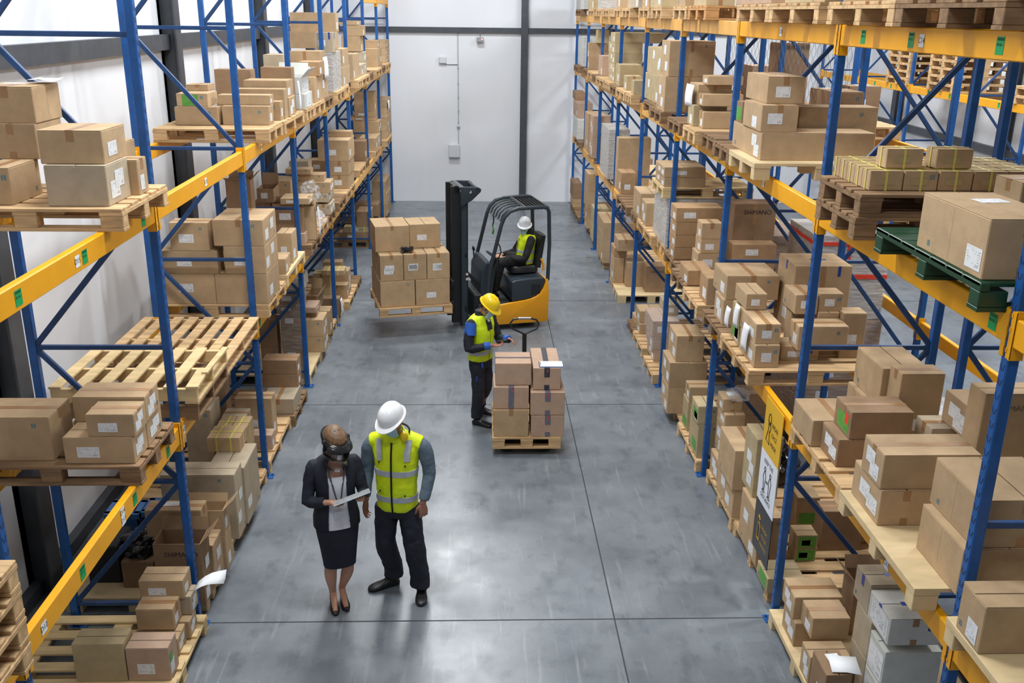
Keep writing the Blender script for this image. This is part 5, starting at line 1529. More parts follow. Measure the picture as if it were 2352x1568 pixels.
def shoe(per, heel, toe, name, m, parent, wd=.046, h=.085, heelh=0.0):
    a, b = Vector(heel), Vector(toe); d = (b-a); L = d.length; d.normalize(); sd = Vector((0, 0, 1)).cross(d)
    mb = MB(); Z = Vector((0, 0, 1))
    S = [(-.06, .4, .05, .0), (0, .78, h*.55, 0), (.12, .86, h, 0), (.3, .84, h, 0), (.45, .86, h*.72, 0), (.65, 1.04, h*.56, 0), (.85, 1.0, h*.46, 0), (.96, .72, h*.36, 0), (1.02, .3, h*.2, 0)]
    mb.loft([(a + d*L*t + Z*(hh*.5+.004 + heelh*max(0, 1-t*1.6)), sd*wd*k, Z*hh*.5) for t, k, hh, _ in S], 20, 2.6)
    o = mb.build(name, m, parent, vox=.006, sm=6)
    return o
def trousers(per, secs, legs, m, parent, name='trousers', vox=.010):
    mb = MB(); torso(mb, per, secs)
    for pts, rad in legs: limb(mb, pts, rad)
    return mb.build(name, m, parent, vox=vox, sm=5, dis=.020)
def vest_mesh(per, secs, shoulders, m, parent, name='safety_vest', vox=.010, sm=5):
    mb = MB(); torso(mb, per, secs)
    for p, q, r0, r1 in shoulders: limb(mb, [p, q], [r0, r1])
    return mb.build(name, m, parent, vox=vox, sm=sm, dis=.014)

# ---- the tall man in the white helmet
def man():
    P = Person('', (-.70, 7.36, 0), -pi/2 - .16, SKIN_D); W = P.w
    root = empty('person', P.b, 'man in white hard hat and long neon yellow vest looking down at the tablet', 'person')
    sec = [(.86, .172, .125, 0, -.005), (.90, .176, .132, 0, 0), (1.05, .172, .130, 0, .01), (1.18, .178, .130, 0, .005), (1.32, .190, .134, 0, -.005), (1.42, .205, .128, 0, -.015), (1.49, .205, .108, 0, -.02), (1.535, .165, .088, 0, -.012), (1.565, .098, .07, 0, -.005)]
    hc = W((.0, .085, 1.715)); hm = P.head_frame(hc, .50, -.42, .0)
    # arms: right arm is on the left of the picture
    rs, re, rw = W((-.225, -.01, 1.475)), W((-.262, .0, 1.18)), W((-.258, .085, .945))
    ls, le, lw = W((.225, -.02, 1.475)), W((.280, -.02, 1.19)), W((.235, .07, .945))
    rhip, rkn, ran = W((-.095, 0, .90)), W((-.115, .02, .50)), W((-.085, -.10, .10))
    lhip, lkn, lan = W((.095, 0, .90)), W((.150, .05, .50)), W((.185, .02, .10))
    mb = MB(); torso(mb, P, [(z, a-.028, b-.026, s, f) for z, a, b, s, f in sec])
    limb(mb, [W((0, .0, 1.50)), W((0, .03, 1.60)), hm @ Vector((0, -.01, -.05))], [.062, .056, .055]); head_mesh(mb, hm)
    limb(mb, [rs.lerp(W((0, -.01, 1.47)), .25), rs.lerp(re, .25), re, rw], [.040, .036, .034, .028]); limb(mb, [ls.lerp(W((0, -.01, 1.47)), .25), ls.lerp(le, .25), le, lw], [.040, .036, .034, .028])
    hand(mb, rw, P.w((-.02, .10, -1))-P.b, P.S*.9+P.F*.2, P.F, .55, 1.0); hand(mb, lw, P.w((.06, .02, -1))-P.b, -P.S*.4-P.F*.8, P.F*.3-P.S, .6, 1.0)
    for h_, k_, a_ in ((rhip, rkn, ran), (lhip, lkn, lan)): limb(mb, [h_, k_, a_], [.065, .040, .032])
    body = mb.build('body', P.skin, root, vox=.0052, sm=3)
    eyes(body, hm)
    hr = MB(); hr.loft([(hm @ Vector((0, -.012, z)), hm.to_3x3() @ Vector((a, 0, 0)), hm.to_3x3() @ Vector((0, b, 0))) for z, a, b in ((-.035, .072, .082), (0, .079, .092), (.04, .081, .098), (.06, .07, .09))], 24); hr.build('hair', DHAIR, body, smooth=True)
    tr = trousers(P, [(.80, .165, .115, 0, 0), (.88, .170, .118, 0, 0), (.98, .165, .112, 0, 0)],
             [([rhip+Vector((0,0,-.02)), rkn, ran+Vector((0,0,.12)), ran+Vector((0,0,-.0))], [.106, .092, .086, .088]), ([lhip+Vector((0,0,-.02)), lkn, lan+Vector((0,0,.12)), lan+Vector((0,0,-.0))], [.106, .092, .088, .090])], NAVY, root)
    shoe(P, Vector((-.735, 7.49, 0)), Vector((-.985, 7.375, 0)), 'work_shoe', SHOE, root, .052, .10); shoe(P, Vector((-.510, 7.40, 0)), Vector((-.505, 7.13, 0)), 'work_shoe', SHOE, root, .052, .10)
    sl = MB(); limb(sl, [rs+Vector((.05, 0, .0)), rs.lerp(re, .2), re, rw+(re-rw)*.12], [.064, .068, .057, .043]); sl.build('sleeve', GREYC, root, vox=.008, sm=4, dis=.016)
    sl = MB(); limb(sl, [ls-Vector((.05, 0, .0)), ls.lerp(le, .2), le, lw+(le-lw)*.12], [.064, .068, .058, .045]); sl.build('sleeve', GREYC, root, vox=.008, sm=4, dis=.016)
    vest = vest_mesh(P, sec, [(W((-.08, -.01, 1.505)), W((-.215, -.01, 1.462)), .080, .070), (W((.08, -.01, 1.505)), W((.215, -.01, 1.462)), .080, .070)], NEON, root)
    col_ = MB(); R = []
    for r_, z in ((.082, 1.54), (.076, 1.60), (.068, 1.60), (.072, 1.54)): R.append([P.w((r_*math.cos(2*pi*j/24), .012+r_*1.05*math.sin(2*pi*j/24), z - .035*max(0, math.sin(2*pi*j/24)))) for j in range(24)])
    col_.rings(R, closed=True); col_.build('collar', NEON, vest, smooth=True)
    sv = [(z, a+.002, b+.002, s, f) for z, a, b, s, f in sec]
    band(P, sv, .965, 1.015, REFL, vest); band(P, sv, 1.205, 1.255, REFL, vest)
    front_strip(P, sv, [(-.015, z) for z in (.862, .95, 1.05, 1.15, 1.25, 1.35, 1.43, 1.49, 1.53)], .014, BLKC, vest, 'zip', .010)
    for x0_, x1_ in ((-.118, -.125), (.118, .128)):
        front_strip(P, sv, [(x0_, 1.35), (x0_, 1.42), (x1_, 1.485), (x1_, 1.525)], .05, REFL, vest, 'shoulder_stripe', .011)
    front_strip(P, sv, [(.10, 1.03), (.10, 1.06), (.10, 1.085)], .12, NEON_D, vest, 'pocket_flap', .012); front_strip(P, sv, [(-.12, 1.06), (-.12, 1.09), (-.12, 1.115)], .07, NEON_D, vest, 'pocket_flap', .012)
    for x, z in ((.10, 1.043), (-.115, 1.075), (.105, 1.315), (-.12, 1.335)):
        _, a, b, s, f = sec_at(sv, z); u = x/(a+.01); y = (b+.01)*(1-abs(u)**2.5)**(1/2.5)
        MB().ball(P.w((s+x, f+y+.004, z)), .008, .008, .008).build('button', BLKC, vest)
    helmet(body, hm, HATW, False); face_mask(body, hm, MASK)
    # ear defenders round the neck
    em = MB(); c = W((.02, .035, 1.585))
    em.tube([c + P.S*(.105*math.cos(t)) - P.F*(.10*math.sin(t)) + Vector((0, 0, .03*math.sin(t))) for t in [pi*i/12 for i in range(13)]], .008, 8); o = em.build('ear_defenders', BLKC, root, smooth=True)
    cup = MB(); ax = (P.S*.5+P.F*.85).normalized(); cc = W((.095, .10, 1.575))
    cup.loft([(cc+ax*t, P.Z*r_, ax.cross(P.Z)*r_*.8) for t, r_ in ((-.028, .030), (-.02, .040), (.012, .042), (.026, .034), (.032, .015))], 20, 2.4); g = cup.build('ear_cup', HATY, o, smooth=True); g['label'] = 'yellow ear cup'
    cup = MB(); cup.loft([(cc+ax*t, P.Z*r_, ax.cross(P.Z)*r_*.8) for t, r_ in ((-.046, .028), (-.026, .036))], 20, 2.4); cup.build('ear_cushion', BLKC, o, smooth=True)
    return root
man()

# ---- the woman with the face shield
def woman():
    P = Person('', (-1.205, 7.20, 0), -pi/2 + .34, SKIN); W = P.w
    root = empty('person', P.b, 'woman in dark blazer and skirt with a clear face shield holding the tablet', 'person')
    sec = [(.82, .178, .125, 0, 0), (.90, .176, .122, 0, 0), (1.02, .150, .108, 0, .005), (1.12, .146, .108, 0, .01), (1.24, .160, .120, 0, .012), (1.33, .172, .108, 0, -.002), (1.375, .160, .09, 0, -.012), (1.41, .105, .07, 0, -.015), (1.435, .06, .055, 0, -.012)]
    hc = W((0, .075, 1.575)); hm = P.head_frame(hc, .46, .30, .0)
    rs, re, rw = W((-.175, -.01, 1.335)), W((-.235, .03, 1.06)), W((-.065, .195, 1.10))
    ls, le, lw = W((.175, -.01, 1.335)), W((.225, .06, 1.07)), W((.165, .255, 1.14))
    ra, la = Vector((-1.275, 7.21, .115)), Vector((-1.205, 7.27, .115))
    mb = MB(); torso(mb, P, [(z, a-.022, b-.022, s, f) for z, a, b, s, f in sec])
    limb(mb, [W((0, -.01, 1.36)), W((0, .02, 1.45)), hm @ Vector((0, -.01, -.06))], [.056, .048, .050]); head_mesh(mb, hm)
    limb(mb, [rs, re, rw], [.040, .034, .023]); limb(mb, [ls, le, lw], [.040, .034, .023])
    tdir = (W((.20, .30, 1.20)) - W((-.06, .29, 1.10))).normalized()
    hand(mb, rw, P.S*.75+P.F*.55+P.Z*.05, P.Z*.8+P.F*.2, P.F*.7+P.Z*.6, .75, .9); hand(mb, lw, P.F*.75-P.S*.25+P.Z*.1, P.Z*.9, P.S*.4+P.Z*.6, .75, .9)
    limb(mb, [W((-.085, 0, .86)), W((-.07, .03, .50)), W((-.078, .0, .32)), ra], [.078, .056, .054, .030]); limb(mb, [W((.085, 0, .86)), W((.07, .03, .50)), W((.07, .0, .32)), la], [.078, .056, .054, .030])
    for an, to in ((ra, Vector((-1.228, 7.03, .03))), (la, Vector((-1.145, 7.09, .03)))):
        limb(mb, [an+Vector((0, .01, -.01)), an.lerp(to, .45)+Vector((0, 0, -.015)), to], [.030, .028, .020])
    body = mb.build('body', P.skin, root, vox=.0052, sm=3); eyes(body, hm)
    # blazer, open over a white top
    def blazer():
        m2 = MB(); N_ = 36
        S = [(.80, .196, .142, 0, -.002), (.88, .194, .142, 0, -.002), (1.0, .170, .128, 0, 0), (1.10, .162, .126, 0, .004), (1.22, .176, .134, 0, .006), (1.31, .192, .120, 0, -.004), (1.365, .18, .10, 0, -.014), (1.405, .125, .082, 0, -.016), (1.44, .072, .066, 0, -.014)]
        R = []
        for off in (0, -.010):
            for z, a, b, s, f in (S if off == 0 else S[::-1]):
                g = .42 if z < 1.2 else .36; r = []      # front opening half angle
                for j in range(N_):
                    t = pi/2 + g + (2*pi-2*g)*j/(N_-1); ct, sn = math.cos(t), math.sin(t)
                    r.append(P.w((s, f, z)) + P.S*(a+off)*math.copysign(abs(ct)**.8, ct) + P.F*(b+off)*math.copysign(abs(sn)**.8, sn))
                R.append(r)
        n = N_; m2.v = [p for r in R for p in r]
        for i in range(len(R)):
            k = (i+1) % len(R)
            for j in range(n-1): m2.f.append((i*n+j, i*n+j+1, k*n+j+1, k*n+j))
        h = len(S)
        for i in range(h-1):
            a, b = i, i+1; c, d = len(R)-1-i, len(R)-2-i
            for j in (0, n-1): m2.f.append((a*n+j, b*n+j, d*n+j, c*n+j))
        return m2.build('blazer', NAVY, root, smooth=True)
    bz = blazer()
    for a_, b_, c_ in ((rs, re, rw), (ls, le, lw)):
        sl = MB(); limb(sl, [a_.lerp(W((0, -.01, 1.34)), .28), a_, b_, c_+(b_-c_)*.30], [.060, .062, .052, .042]); sl.build('sleeve', NAVY, bz, vox=.008, sm=4, dis=.016)
    tp = MB(); torso(tp, P, [(z, a-.012, b+.002, s, f) for z, a, b, s, f in [(.80, .180, .124, 0, .008)] + sec[1:5] + [(1.275, .155, .112, 0, .004)]]); tp.build('white_top', WHITEC, root, smooth=True)
    sk = MB(); torso(sk, P, [(.425, .138, .098, 0, .03), (.45, .140, .10, 0, .03), (.60, .158, .112, 0, .02), (.75, .180, .125, 0, .005), (.86, .184, .126, 0, 0), (.96, .150, .108, 0, 0)]); sk.build('pencil_skirt', BLKC if False else NAVY, root, smooth=True)
    for he, to in ((Vector((-1.288, 7.255, 0)), Vector((-1.222, 7.005, 0))), (Vector((-1.212, 7.315, 0)), Vector((-1.138, 7.065, 0)))):
        d = (to-he).normalized(); sd = Vector((0, 0, 1)).cross(d); L = (to-he).length; Z = Vector((0, 0, 1)); q = MB()
        q.loft([(he + d*L*t + Z*zz, sd*w_, Z*hh) for t, w_, hh, zz in ((-.02, .012, .022, .085), (.06, .026, .030, .082), (.25, .029, .022, .062), (.5, .034, .018, .034), (.72, .040, .020, .024), (.9, .033, .016, .02), (1.0, .014, .010, .014))], 18, 2.4)
        o = q.build('pump_shoe', SHOE, root, smooth=True)
        MB().tube([he + d*.02 + Z*.07, he + d*.012 + Z*.002], [.014, .007], 8).build('heel', SHOE, o)
    hr = MB(); r3 = hm.to_3x3()
    hr.loft([(hm @ Vector((0, f, z)), r3 @ Vector((a, 0, 0)), r3 @ Vector((0, b, 0))) for z, a, b, f in ((-.07, .064, .055, -.055), (-.02, .086, .088, -.034), (.02, .092, .104, -.020), (.055, .093, .114, -.010), (.09, .086, .110, -.008), (.118, .068, .086, -.012), (.134, .040, .050, -.014), (.142, .006, .008, -.014))], 26)
    hr.ball(hm @ Vector((0, -.118, .01)), .042, .04, .045, r3)
    for sx in (-1, 1): hr.tube([hm @ Vector((sx*.03, .075, .095)), hm @ Vector((sx*.065, .06, .06)), hm @ Vector((sx*.082, .01, .03)), hm @ Vector((sx*.07, -.07, .0))], [.014, .018, .016, .012], 8, True)
    hr.build('hair', HAIR, body, vox=.006, sm=3)
    mk = face_mask(body, hm, MASKK)
    fs = MB(); R = []
    for (a0, b0, z) in ((.094, .118, .052), (.094, .118, .072), (.101, .125, .072), (.112, .150, .050), (.104, .140, .046)): R.append([hm @ Vector((a0*math.cos(t), b0*math.sin(t), z)) for t in [2*pi*j/32 for j in range(32)]])
    fs.rings(R, closed=True); vz = fs.build('face_shield', mat('dark_glossy_plastic', srgb(34,36,40), .22), body, smooth=True)
    q = MB(); q.loft([(hm @ Vector((0, f, z)), r3 @ Vector((a, 0, 0)), r3 @ Vector((0, b, 0))) for z, a, b, f in ((.035, .112, .085, .085), (.052, .108, .08, .080), (.070, .085, .06, .065))], 24); q.build('brow_guard', MATS['dark_glossy_plastic'], vz, smooth=True)
    q = MB(); q.tube([hm @ Vector((.088*math.cos(t), -.005, .045+.090*math.sin(t))) for t in [pi*j/12 for j in range(13)]], .007, 8); q.build('head_strap', MATS['dark_glossy_plastic'], vz, smooth=True)
    for sx in (-1, 1): MB().cyl(hm @ Vector((sx*.098, .01, .05)), hm @ Vector((sx*.118, .01, .05)), .020, 14).build('knob', MATS['dark_glossy_plastic'], vz)
    vis = bpy.data.materials.new('clear_visor'); vis.use_nodes = True; N = vis.node_tree.nodes; L = vis.node_tree.links; N.remove(N['Principled BSDF'])
    t_ = N.new('ShaderNodeBsdfTransparent'); g_ = N.new('ShaderNodeBsdfGlossy'); g_.inputs['Roughness'].default_value = .06; mx = N.new('ShaderNodeMixShader'); fr = N.new('ShaderNodeFresnel'); fr.inputs[0].default_value = 1.18
    t_.inputs[0].default_value = (.98, .985, .99, 1); L.new(fr.outputs[0], mx.inputs[0]); L.new(t_.outputs[0], mx.inputs[1]); L.new(g_.outputs[0], mx.inputs[2]); L.new(mx.outputs[0], N['Material Output'].inputs[0])
    q = MB(); R = []
    for z in (.05, -.05, -.16): R.append([hm @ Vector((.116*math.cos(t)*1.0, (.172 + (.05-z)*.06)*math.sin(t), z)) for t in [.12 + (pi-.24)*j/24 for j in range(25)]])
    n = 25; q.v = [p for r in R for p in r]
    for i in range(2):
        for j in range(24): q.f.append((i*n+j, i*n+j+1, (i+1)*n+j+1, (i+1)*n+j))
    o = q.build('visor', vis, vz, smooth='all'); s_ = o.modifiers.new('thickness', 'SOLIDIFY'); s_.thickness = .0015
    # lanyard with badge
    q = MB()
    for sx in (-1, 1): q.tube([W((sx*.05, -.03, 1.435)), W((sx*.075, .055, 1.40)), W((sx*.06, .118, 1.30)), W((sx*.012, .150, 1.06))], [.007, .007, .007, .006], 6)
    ly = q.build('lanyard', mat('grey_navy_ribbon', srgb(70,80,96), .6), root)
    MB().bar(W((0, .148, 1.06)), W((0, .143, .99)), .003, .003).build('clip', STEEL, ly)
    c = W((0, .145, .945)); MB().quad(c, P.S*.085, P.Z*.065).build('badge', mat('white_badge', srgb(226,230,240), .35), ly)
    wt = MB(); wt.tube([lw + (P.S*math.cos(t)+P.Z*math.sin(t))*.030 - P.F*.02 for t in [2*pi*j/16 for j in range(17)]], .008, 6); wt.build('wristwatch', SHOE, root)
    # the tablet in her hands
    ctr = W((.075, .305, 1.175)); u = (P.S*.95 + P.F*.05 + P.Z*.26).normalized(); n_ = (P.Z*.88 - P.F*.35 - P.S*.25); n_ = (n_ - u*n_.dot(u)).normalized(); v = n_.cross(u)
    tb = Matrix(((u.x, v.x, n_.x, ctr.x), (u.y, v.y, n_.y, ctr.y), (u.z, v.z, n_.z, ctr.z), (0, 0, 0, 1)))
    t = empty('tablet', ctr, 'thin white tablet held by the woman between her and the man', 'tablet', mw=tb)
    MB().box(-.155, .155, -.105, .105, -.004, .004, .003, tb).build('case', mat('tablet_grey', srgb(176,184,186), .35), t)
    MB().box(-.150, .150, -.100, .100, .004, .0052, .0, tb).build('screen_glass', mat('screen_white', srgb(186,192,196), .12), t)
    return root
woman()

# ---- the worker with the yellow helmet and the scanner
def worker():
    P = Person('', (.015, 11.10, 0), -.62, SKIN_D); W = P.w
    root = empty('person', P.b, 'worker in yellow hard hat and neon vest using a scanner beside the carton pallet', 'person')
    sec = [(.86, .155, .115, 0, 0), (.95, .158, .118, 0, 0), (1.08, .155, .118, 0, .015), (1.2, .165, .122, 0, .015), (1.29, .178, .122, 0, .005), (1.36, .185, .108, 0, -.005), (1.405, .15, .085, 0, -.005), (1.435, .09, .065, 0, 0)]
    hc = W((-.02, .13, 1.56)); hm = P.head_frame(hc, .62, .10)
    rs, re, rw = W((-.195, .0, 1.34)), W((-.275, .02, 1.07)), W((-.085, .235, 1.10))
    ls, le, lw = W((.185, .02, 1.34)), W((.225, .12, 1.09)), W((.145, .335, 1.13))
    mb = MB(); torso(mb, P, [(z, a-.02, b-.02, s, f) for z, a, b, s, f in sec])
    limb(mb, [W((0, .0, 1.37)), W((-.005, .04, 1.46)), hm @ Vector((0, -.015, -.05))], [.058, .052, .054]); head_mesh(mb, hm)
    limb(mb, [rs, re, rw], [.046, .038, .026]); limb(mb, [ls, le, lw], [.046, .038, .026])
    hand(mb, rw, P.S*.7+P.F*.6, P.Z*.7+P.F*.1, P.F*.3+P.Z, .7, .95); hand(mb, lw, P.F*.9-P.S*.5+P.Z*.05, -P.Z*.5-P.S*.6, P.Z, .35, .95)
    A1, A2 = Vector((-.03, 11.02, .10)), Vector((.02, 11.40, .10))
    for s_, an in ((-1, A1), (1, A2)): limb(mb, [W((s_*.09, 0, .86)), W((s_*.09, .03, .48)), an], [.075, .052, .038])
    body = mb.build('body', P.skin, root, vox=.0055, sm=3); eyes(body, hm)
    hr = MB(); hr.loft([(hm @ Vector((0, -.012, z)), hm.to_3x3() @ Vector((a, 0, 0)), hm.to_3x3() @ Vector((0, b, 0))) for z, a, b in ((-.045, .070, .080), (0, .079, .092), (.04, .081, .098), (.06, .07, .09))], 24); hr.build('hair', DHAIR, body, smooth=True)
    tr = trousers(P, [(.76, .155, .11, 0, 0), (.85, .158, .112, 0, 0), (.96, .15, .11, 0, 0)],
             [([W((-.085, 0, .86)), W((-.085, .03, .48)), A1+Vector((0, 0, .10)), A1], [.098, .080, .072, .074]), ([W((.085, 0, .86)), W((.085, .03, .48)), A2+Vector((0, 0, .10)), A2], [.098, .080, .072, .074])], NAVY, root)
    MB().box(-.05, .05, -.004, .004, -.03, .03, .002, Matrix.Translation(W((-.178, .075, .66))) @ Matrix.Rotation(-.62-pi/2+.55, 4, 'Z')).build('pocket_patch', ROYAL, tr)
    MB().box(-.04, .04, -.004, .004, -.03, .03, .002, Matrix.Translation(W((-.125, .115, .83))) @ Matrix.Rotation(-.62-pi/2+.85, 4, 'Z')).build('pocket_patch', ROYAL, tr)
    shoe(P, A1+Vector((-.04, .02, -.1)), A1+Vector((.20, -.10, -.1)), 'work_shoe', SHOE, root, .05, .095); shoe(P, A2+Vector((-.04, .02, -.1)), A2+Vector((.20, -.10, -.1)), 'work_shoe', SHOE, root, .05, .095)
    for a_, b_, c_, r0 in ((rs, re, rw, .07), (ls, le, lw, .066)):
        sl = MB(); limb(sl, [a_.lerp(W((0, 0, 1.33)), .3), a_, b_, c_+(b_-c_)*.14], [.062, r0, .060, .042]); o = sl.build('sleeve', NAVY, root, vox=.008, sm=4, dis=.016)
        c2 = MB(); limb(c2, [c_+(b_-c_)*.34, c_+(b_-c_)*.08], [.050, .047]); c2.build('cuff', ROYAL, o, smooth=True)
    ya = MB(); limb(ya, [rs+Vector((0, 0, .03)), rs.lerp(re, .42)], [.071, .073]); ya.build('shoulder_patch', ROYAL, root, smooth=True)
    vest = vest_mesh(P, [(z, a+.012, b+.012, s, f) for z, a, b, s, f in sec], [(W((-.09, 0, 1.36)), W((-.185, 0, 1.355)), .078, .074), (W((.09, 0, 1.36)), W((.185, 0, 1.355)), .078, .074)], NEON_D, root)
    sv = [(z, a+.014, b+.014, s, f) for z, a, b, s, f in sec]
    band(P, sv, .945, .995, REFL, vest)
    jk = MB(); jk.loft([(P.w((0, .01, z)), P.S*a, P.F*b) for z, a, b in ((1.39, .105, .085), (1.43, .085, .075), (1.485, .078, .072))], 24); jk.build('jacket_collar', NAVY, root, smooth=True)
    front_strip(P, sv, [(.0, 1.26), (.0, 1.32), (.0, 1.38)], .09, NAVY, vest, 'jacket_front', .008); front_strip(P, sv, [(.0, 1.36), (.0, 1.40)], .04, WHITEC, vest, 'shirt_front', .016)
    front_strip(P, sv, [(.0, z) for z in (.87, .95, 1.05, 1.15, 1.25)], .007, mat('vest_seam', srgb(150,176,20), .7), vest, 'vest_edge', .008)
    helmet(body, hm, HATY, True); face_mask(body, hm, MASK)
    sc_ = empty('barcode_scanner', W((.06, .33, 1.13)), 'black handheld scanner in the hand of the worker with the yellow helmet', 'scanner')
    c = W((.055, .30, 1.125)); d = (P.S*.75+P.F*.5).normalized(); q = MB(); q.bar(c-d*.09, c+d*.09, .06, .03, c=.01); q.build('body', BLKC, sc_)
    MB().bar(c+d*.02+P.Z*.017, c+d*.075+P.Z*.017, .045, .004).build('screen', mat('dark_screen', srgb(40,46,52), .15), sc_)
    return root
worker()

# ---- the forklift driver
def driver():
    ang = math.atan2(FH.y, FH.x); b = FM @ Vector((.26, .52, 0)); P = Person('', b, ang, SKIN); W = P.w
    root = empty('person', b, 'forklift driver in white hard hat and neon vest seated at the wheel', 'person')
    sec = [(.99, .165, .130, 0, .02), (1.08, .168, .135, 0, .015), (1.20, .165, .130, 0, .0), (1.32, .180, .130, 0, -.015), (1.41, .190, .118, 0, -.03), (1.455, .155, .09, 0, -.03), (1.485, .09, .065, 0, -.025)]
    hc = W((.0, .02, 1.60)); hm = P.head_frame(hc, .22, 1.25)
    ls, le, lw = W((.205, -.03, 1.40)), W((.285, .10, 1.12)), W((.10, .40, 1.11))
    rs, re, rw = W((-.195, -.03, 1.40)), W((-.26, .12, 1.13)), W((-.06, .40, 1.12))
    mb = MB(); torso(mb, P, [(z, a-.02, bb-.02, s, f) for z, a, bb, s, f in sec])
    limb(mb, [W((0, -.03, 1.42)), W((0, -.015, 1.50)), hm @ Vector((0, -.01, -.05))], [.058, .054, .055]); head_mesh(mb, hm)
    limb(mb, [ls, le, lw], [.047, .04, .027]); limb(mb, [rs, re, rw], [.047, .04, .027])
    hand(mb, lw, P.F*.8-P.S*.5+P.Z*.1, -P.Z, -P.S, .9, 1.0); hand(mb, rw, P.F*.8+P.S*.5+P.Z*.1, -P.Z, P.S, .9, 1.0)
    LG = [([W((.10, .06, 1.04)), W((.17, .46, 1.04)), W((.15, .56, .58))]), ([W((-.10, .06, 1.04)), W((-.15, .46, 1.04)), W((-.14, .56, .58))])]
    for l in LG: limb(mb, l, [.075, .055, .04])
    body = mb.build('body', P.skin, root, vox=.0058, sm=3); eyes(body, hm)
    tr = trousers(P, [(.98, .165, .13, 0, .02), (1.10, .165, .135, 0, .02)], [(l, [.105, .085, .072]) for l in LG], BLKC, root)
    for l in LG: shoe(P, l[2]-P.F*.06-P.Z*.115, l[2]+P.F*.20-P.Z*.10, 'work_shoe', SHOE, root, .05, .095)
    for a_, b_, c_ in ((ls, le, lw), (rs, re, rw)):
        sl = MB(); limb(sl, [a_.lerp(W((0, -.03, 1.38)), .3), a_, b_, c_+(b_-c_)*.10], [.062, .070, .060, .040]); sl.build('sleeve', BLKC, root, vox=.008, sm=4, dis=.016)
    vest = vest_mesh(P, [(z, a+.01, bb+.01, s, f) for z, a, bb, s, f in sec], [(W((-.09, -.03, 1.41)), W((-.185, -.03, 1.40)), .078, .066), (W((.09, -.03, 1.41)), W((.185, -.03, 1.40)), .078, .066)], NEON, root)
    sv = [(z, a+.012, bb+.012, s, f) for z, a, bb, s, f in sec]
    band(P, sv, 1.18, 1.225, REFL, vest); band(P, sv, 1.03, 1.075, REFL, vest)
    front_strip(P, sv, [(.0, z) for z in (1.0, 1.1, 1.2, 1.3, 1.4)], .010, BLKC, vest, 'zip', .010)
    hd = MB(); R = []
    hd.loft([(P.w((0, -.04, z)), P.S*a, P.F*bb) for z, a, bb in ((1.43, .125, .10), (1.47, .118, .10), (1.53, .10, .09), (1.555, .085, .08))], 24); hd.build('hood', BLKC, root, smooth=True)
    hr = MB(); hr.loft([(hm @ Vector((0, -.012, z)), hm.to_3x3() @ Vector((a, 0, 0)), hm.to_3x3() @ Vector((0, bb, 0))) for z, a, bb in ((-.03, .072, .082), (0, .079, .092), (.04, .081, .098), (.06, .07, .09))], 24); hr.build('hair', DHAIR, body, smooth=True)
    helmet(body, hm, HATW, True); face_mask(body, hm, MASK)
    return root
driver()
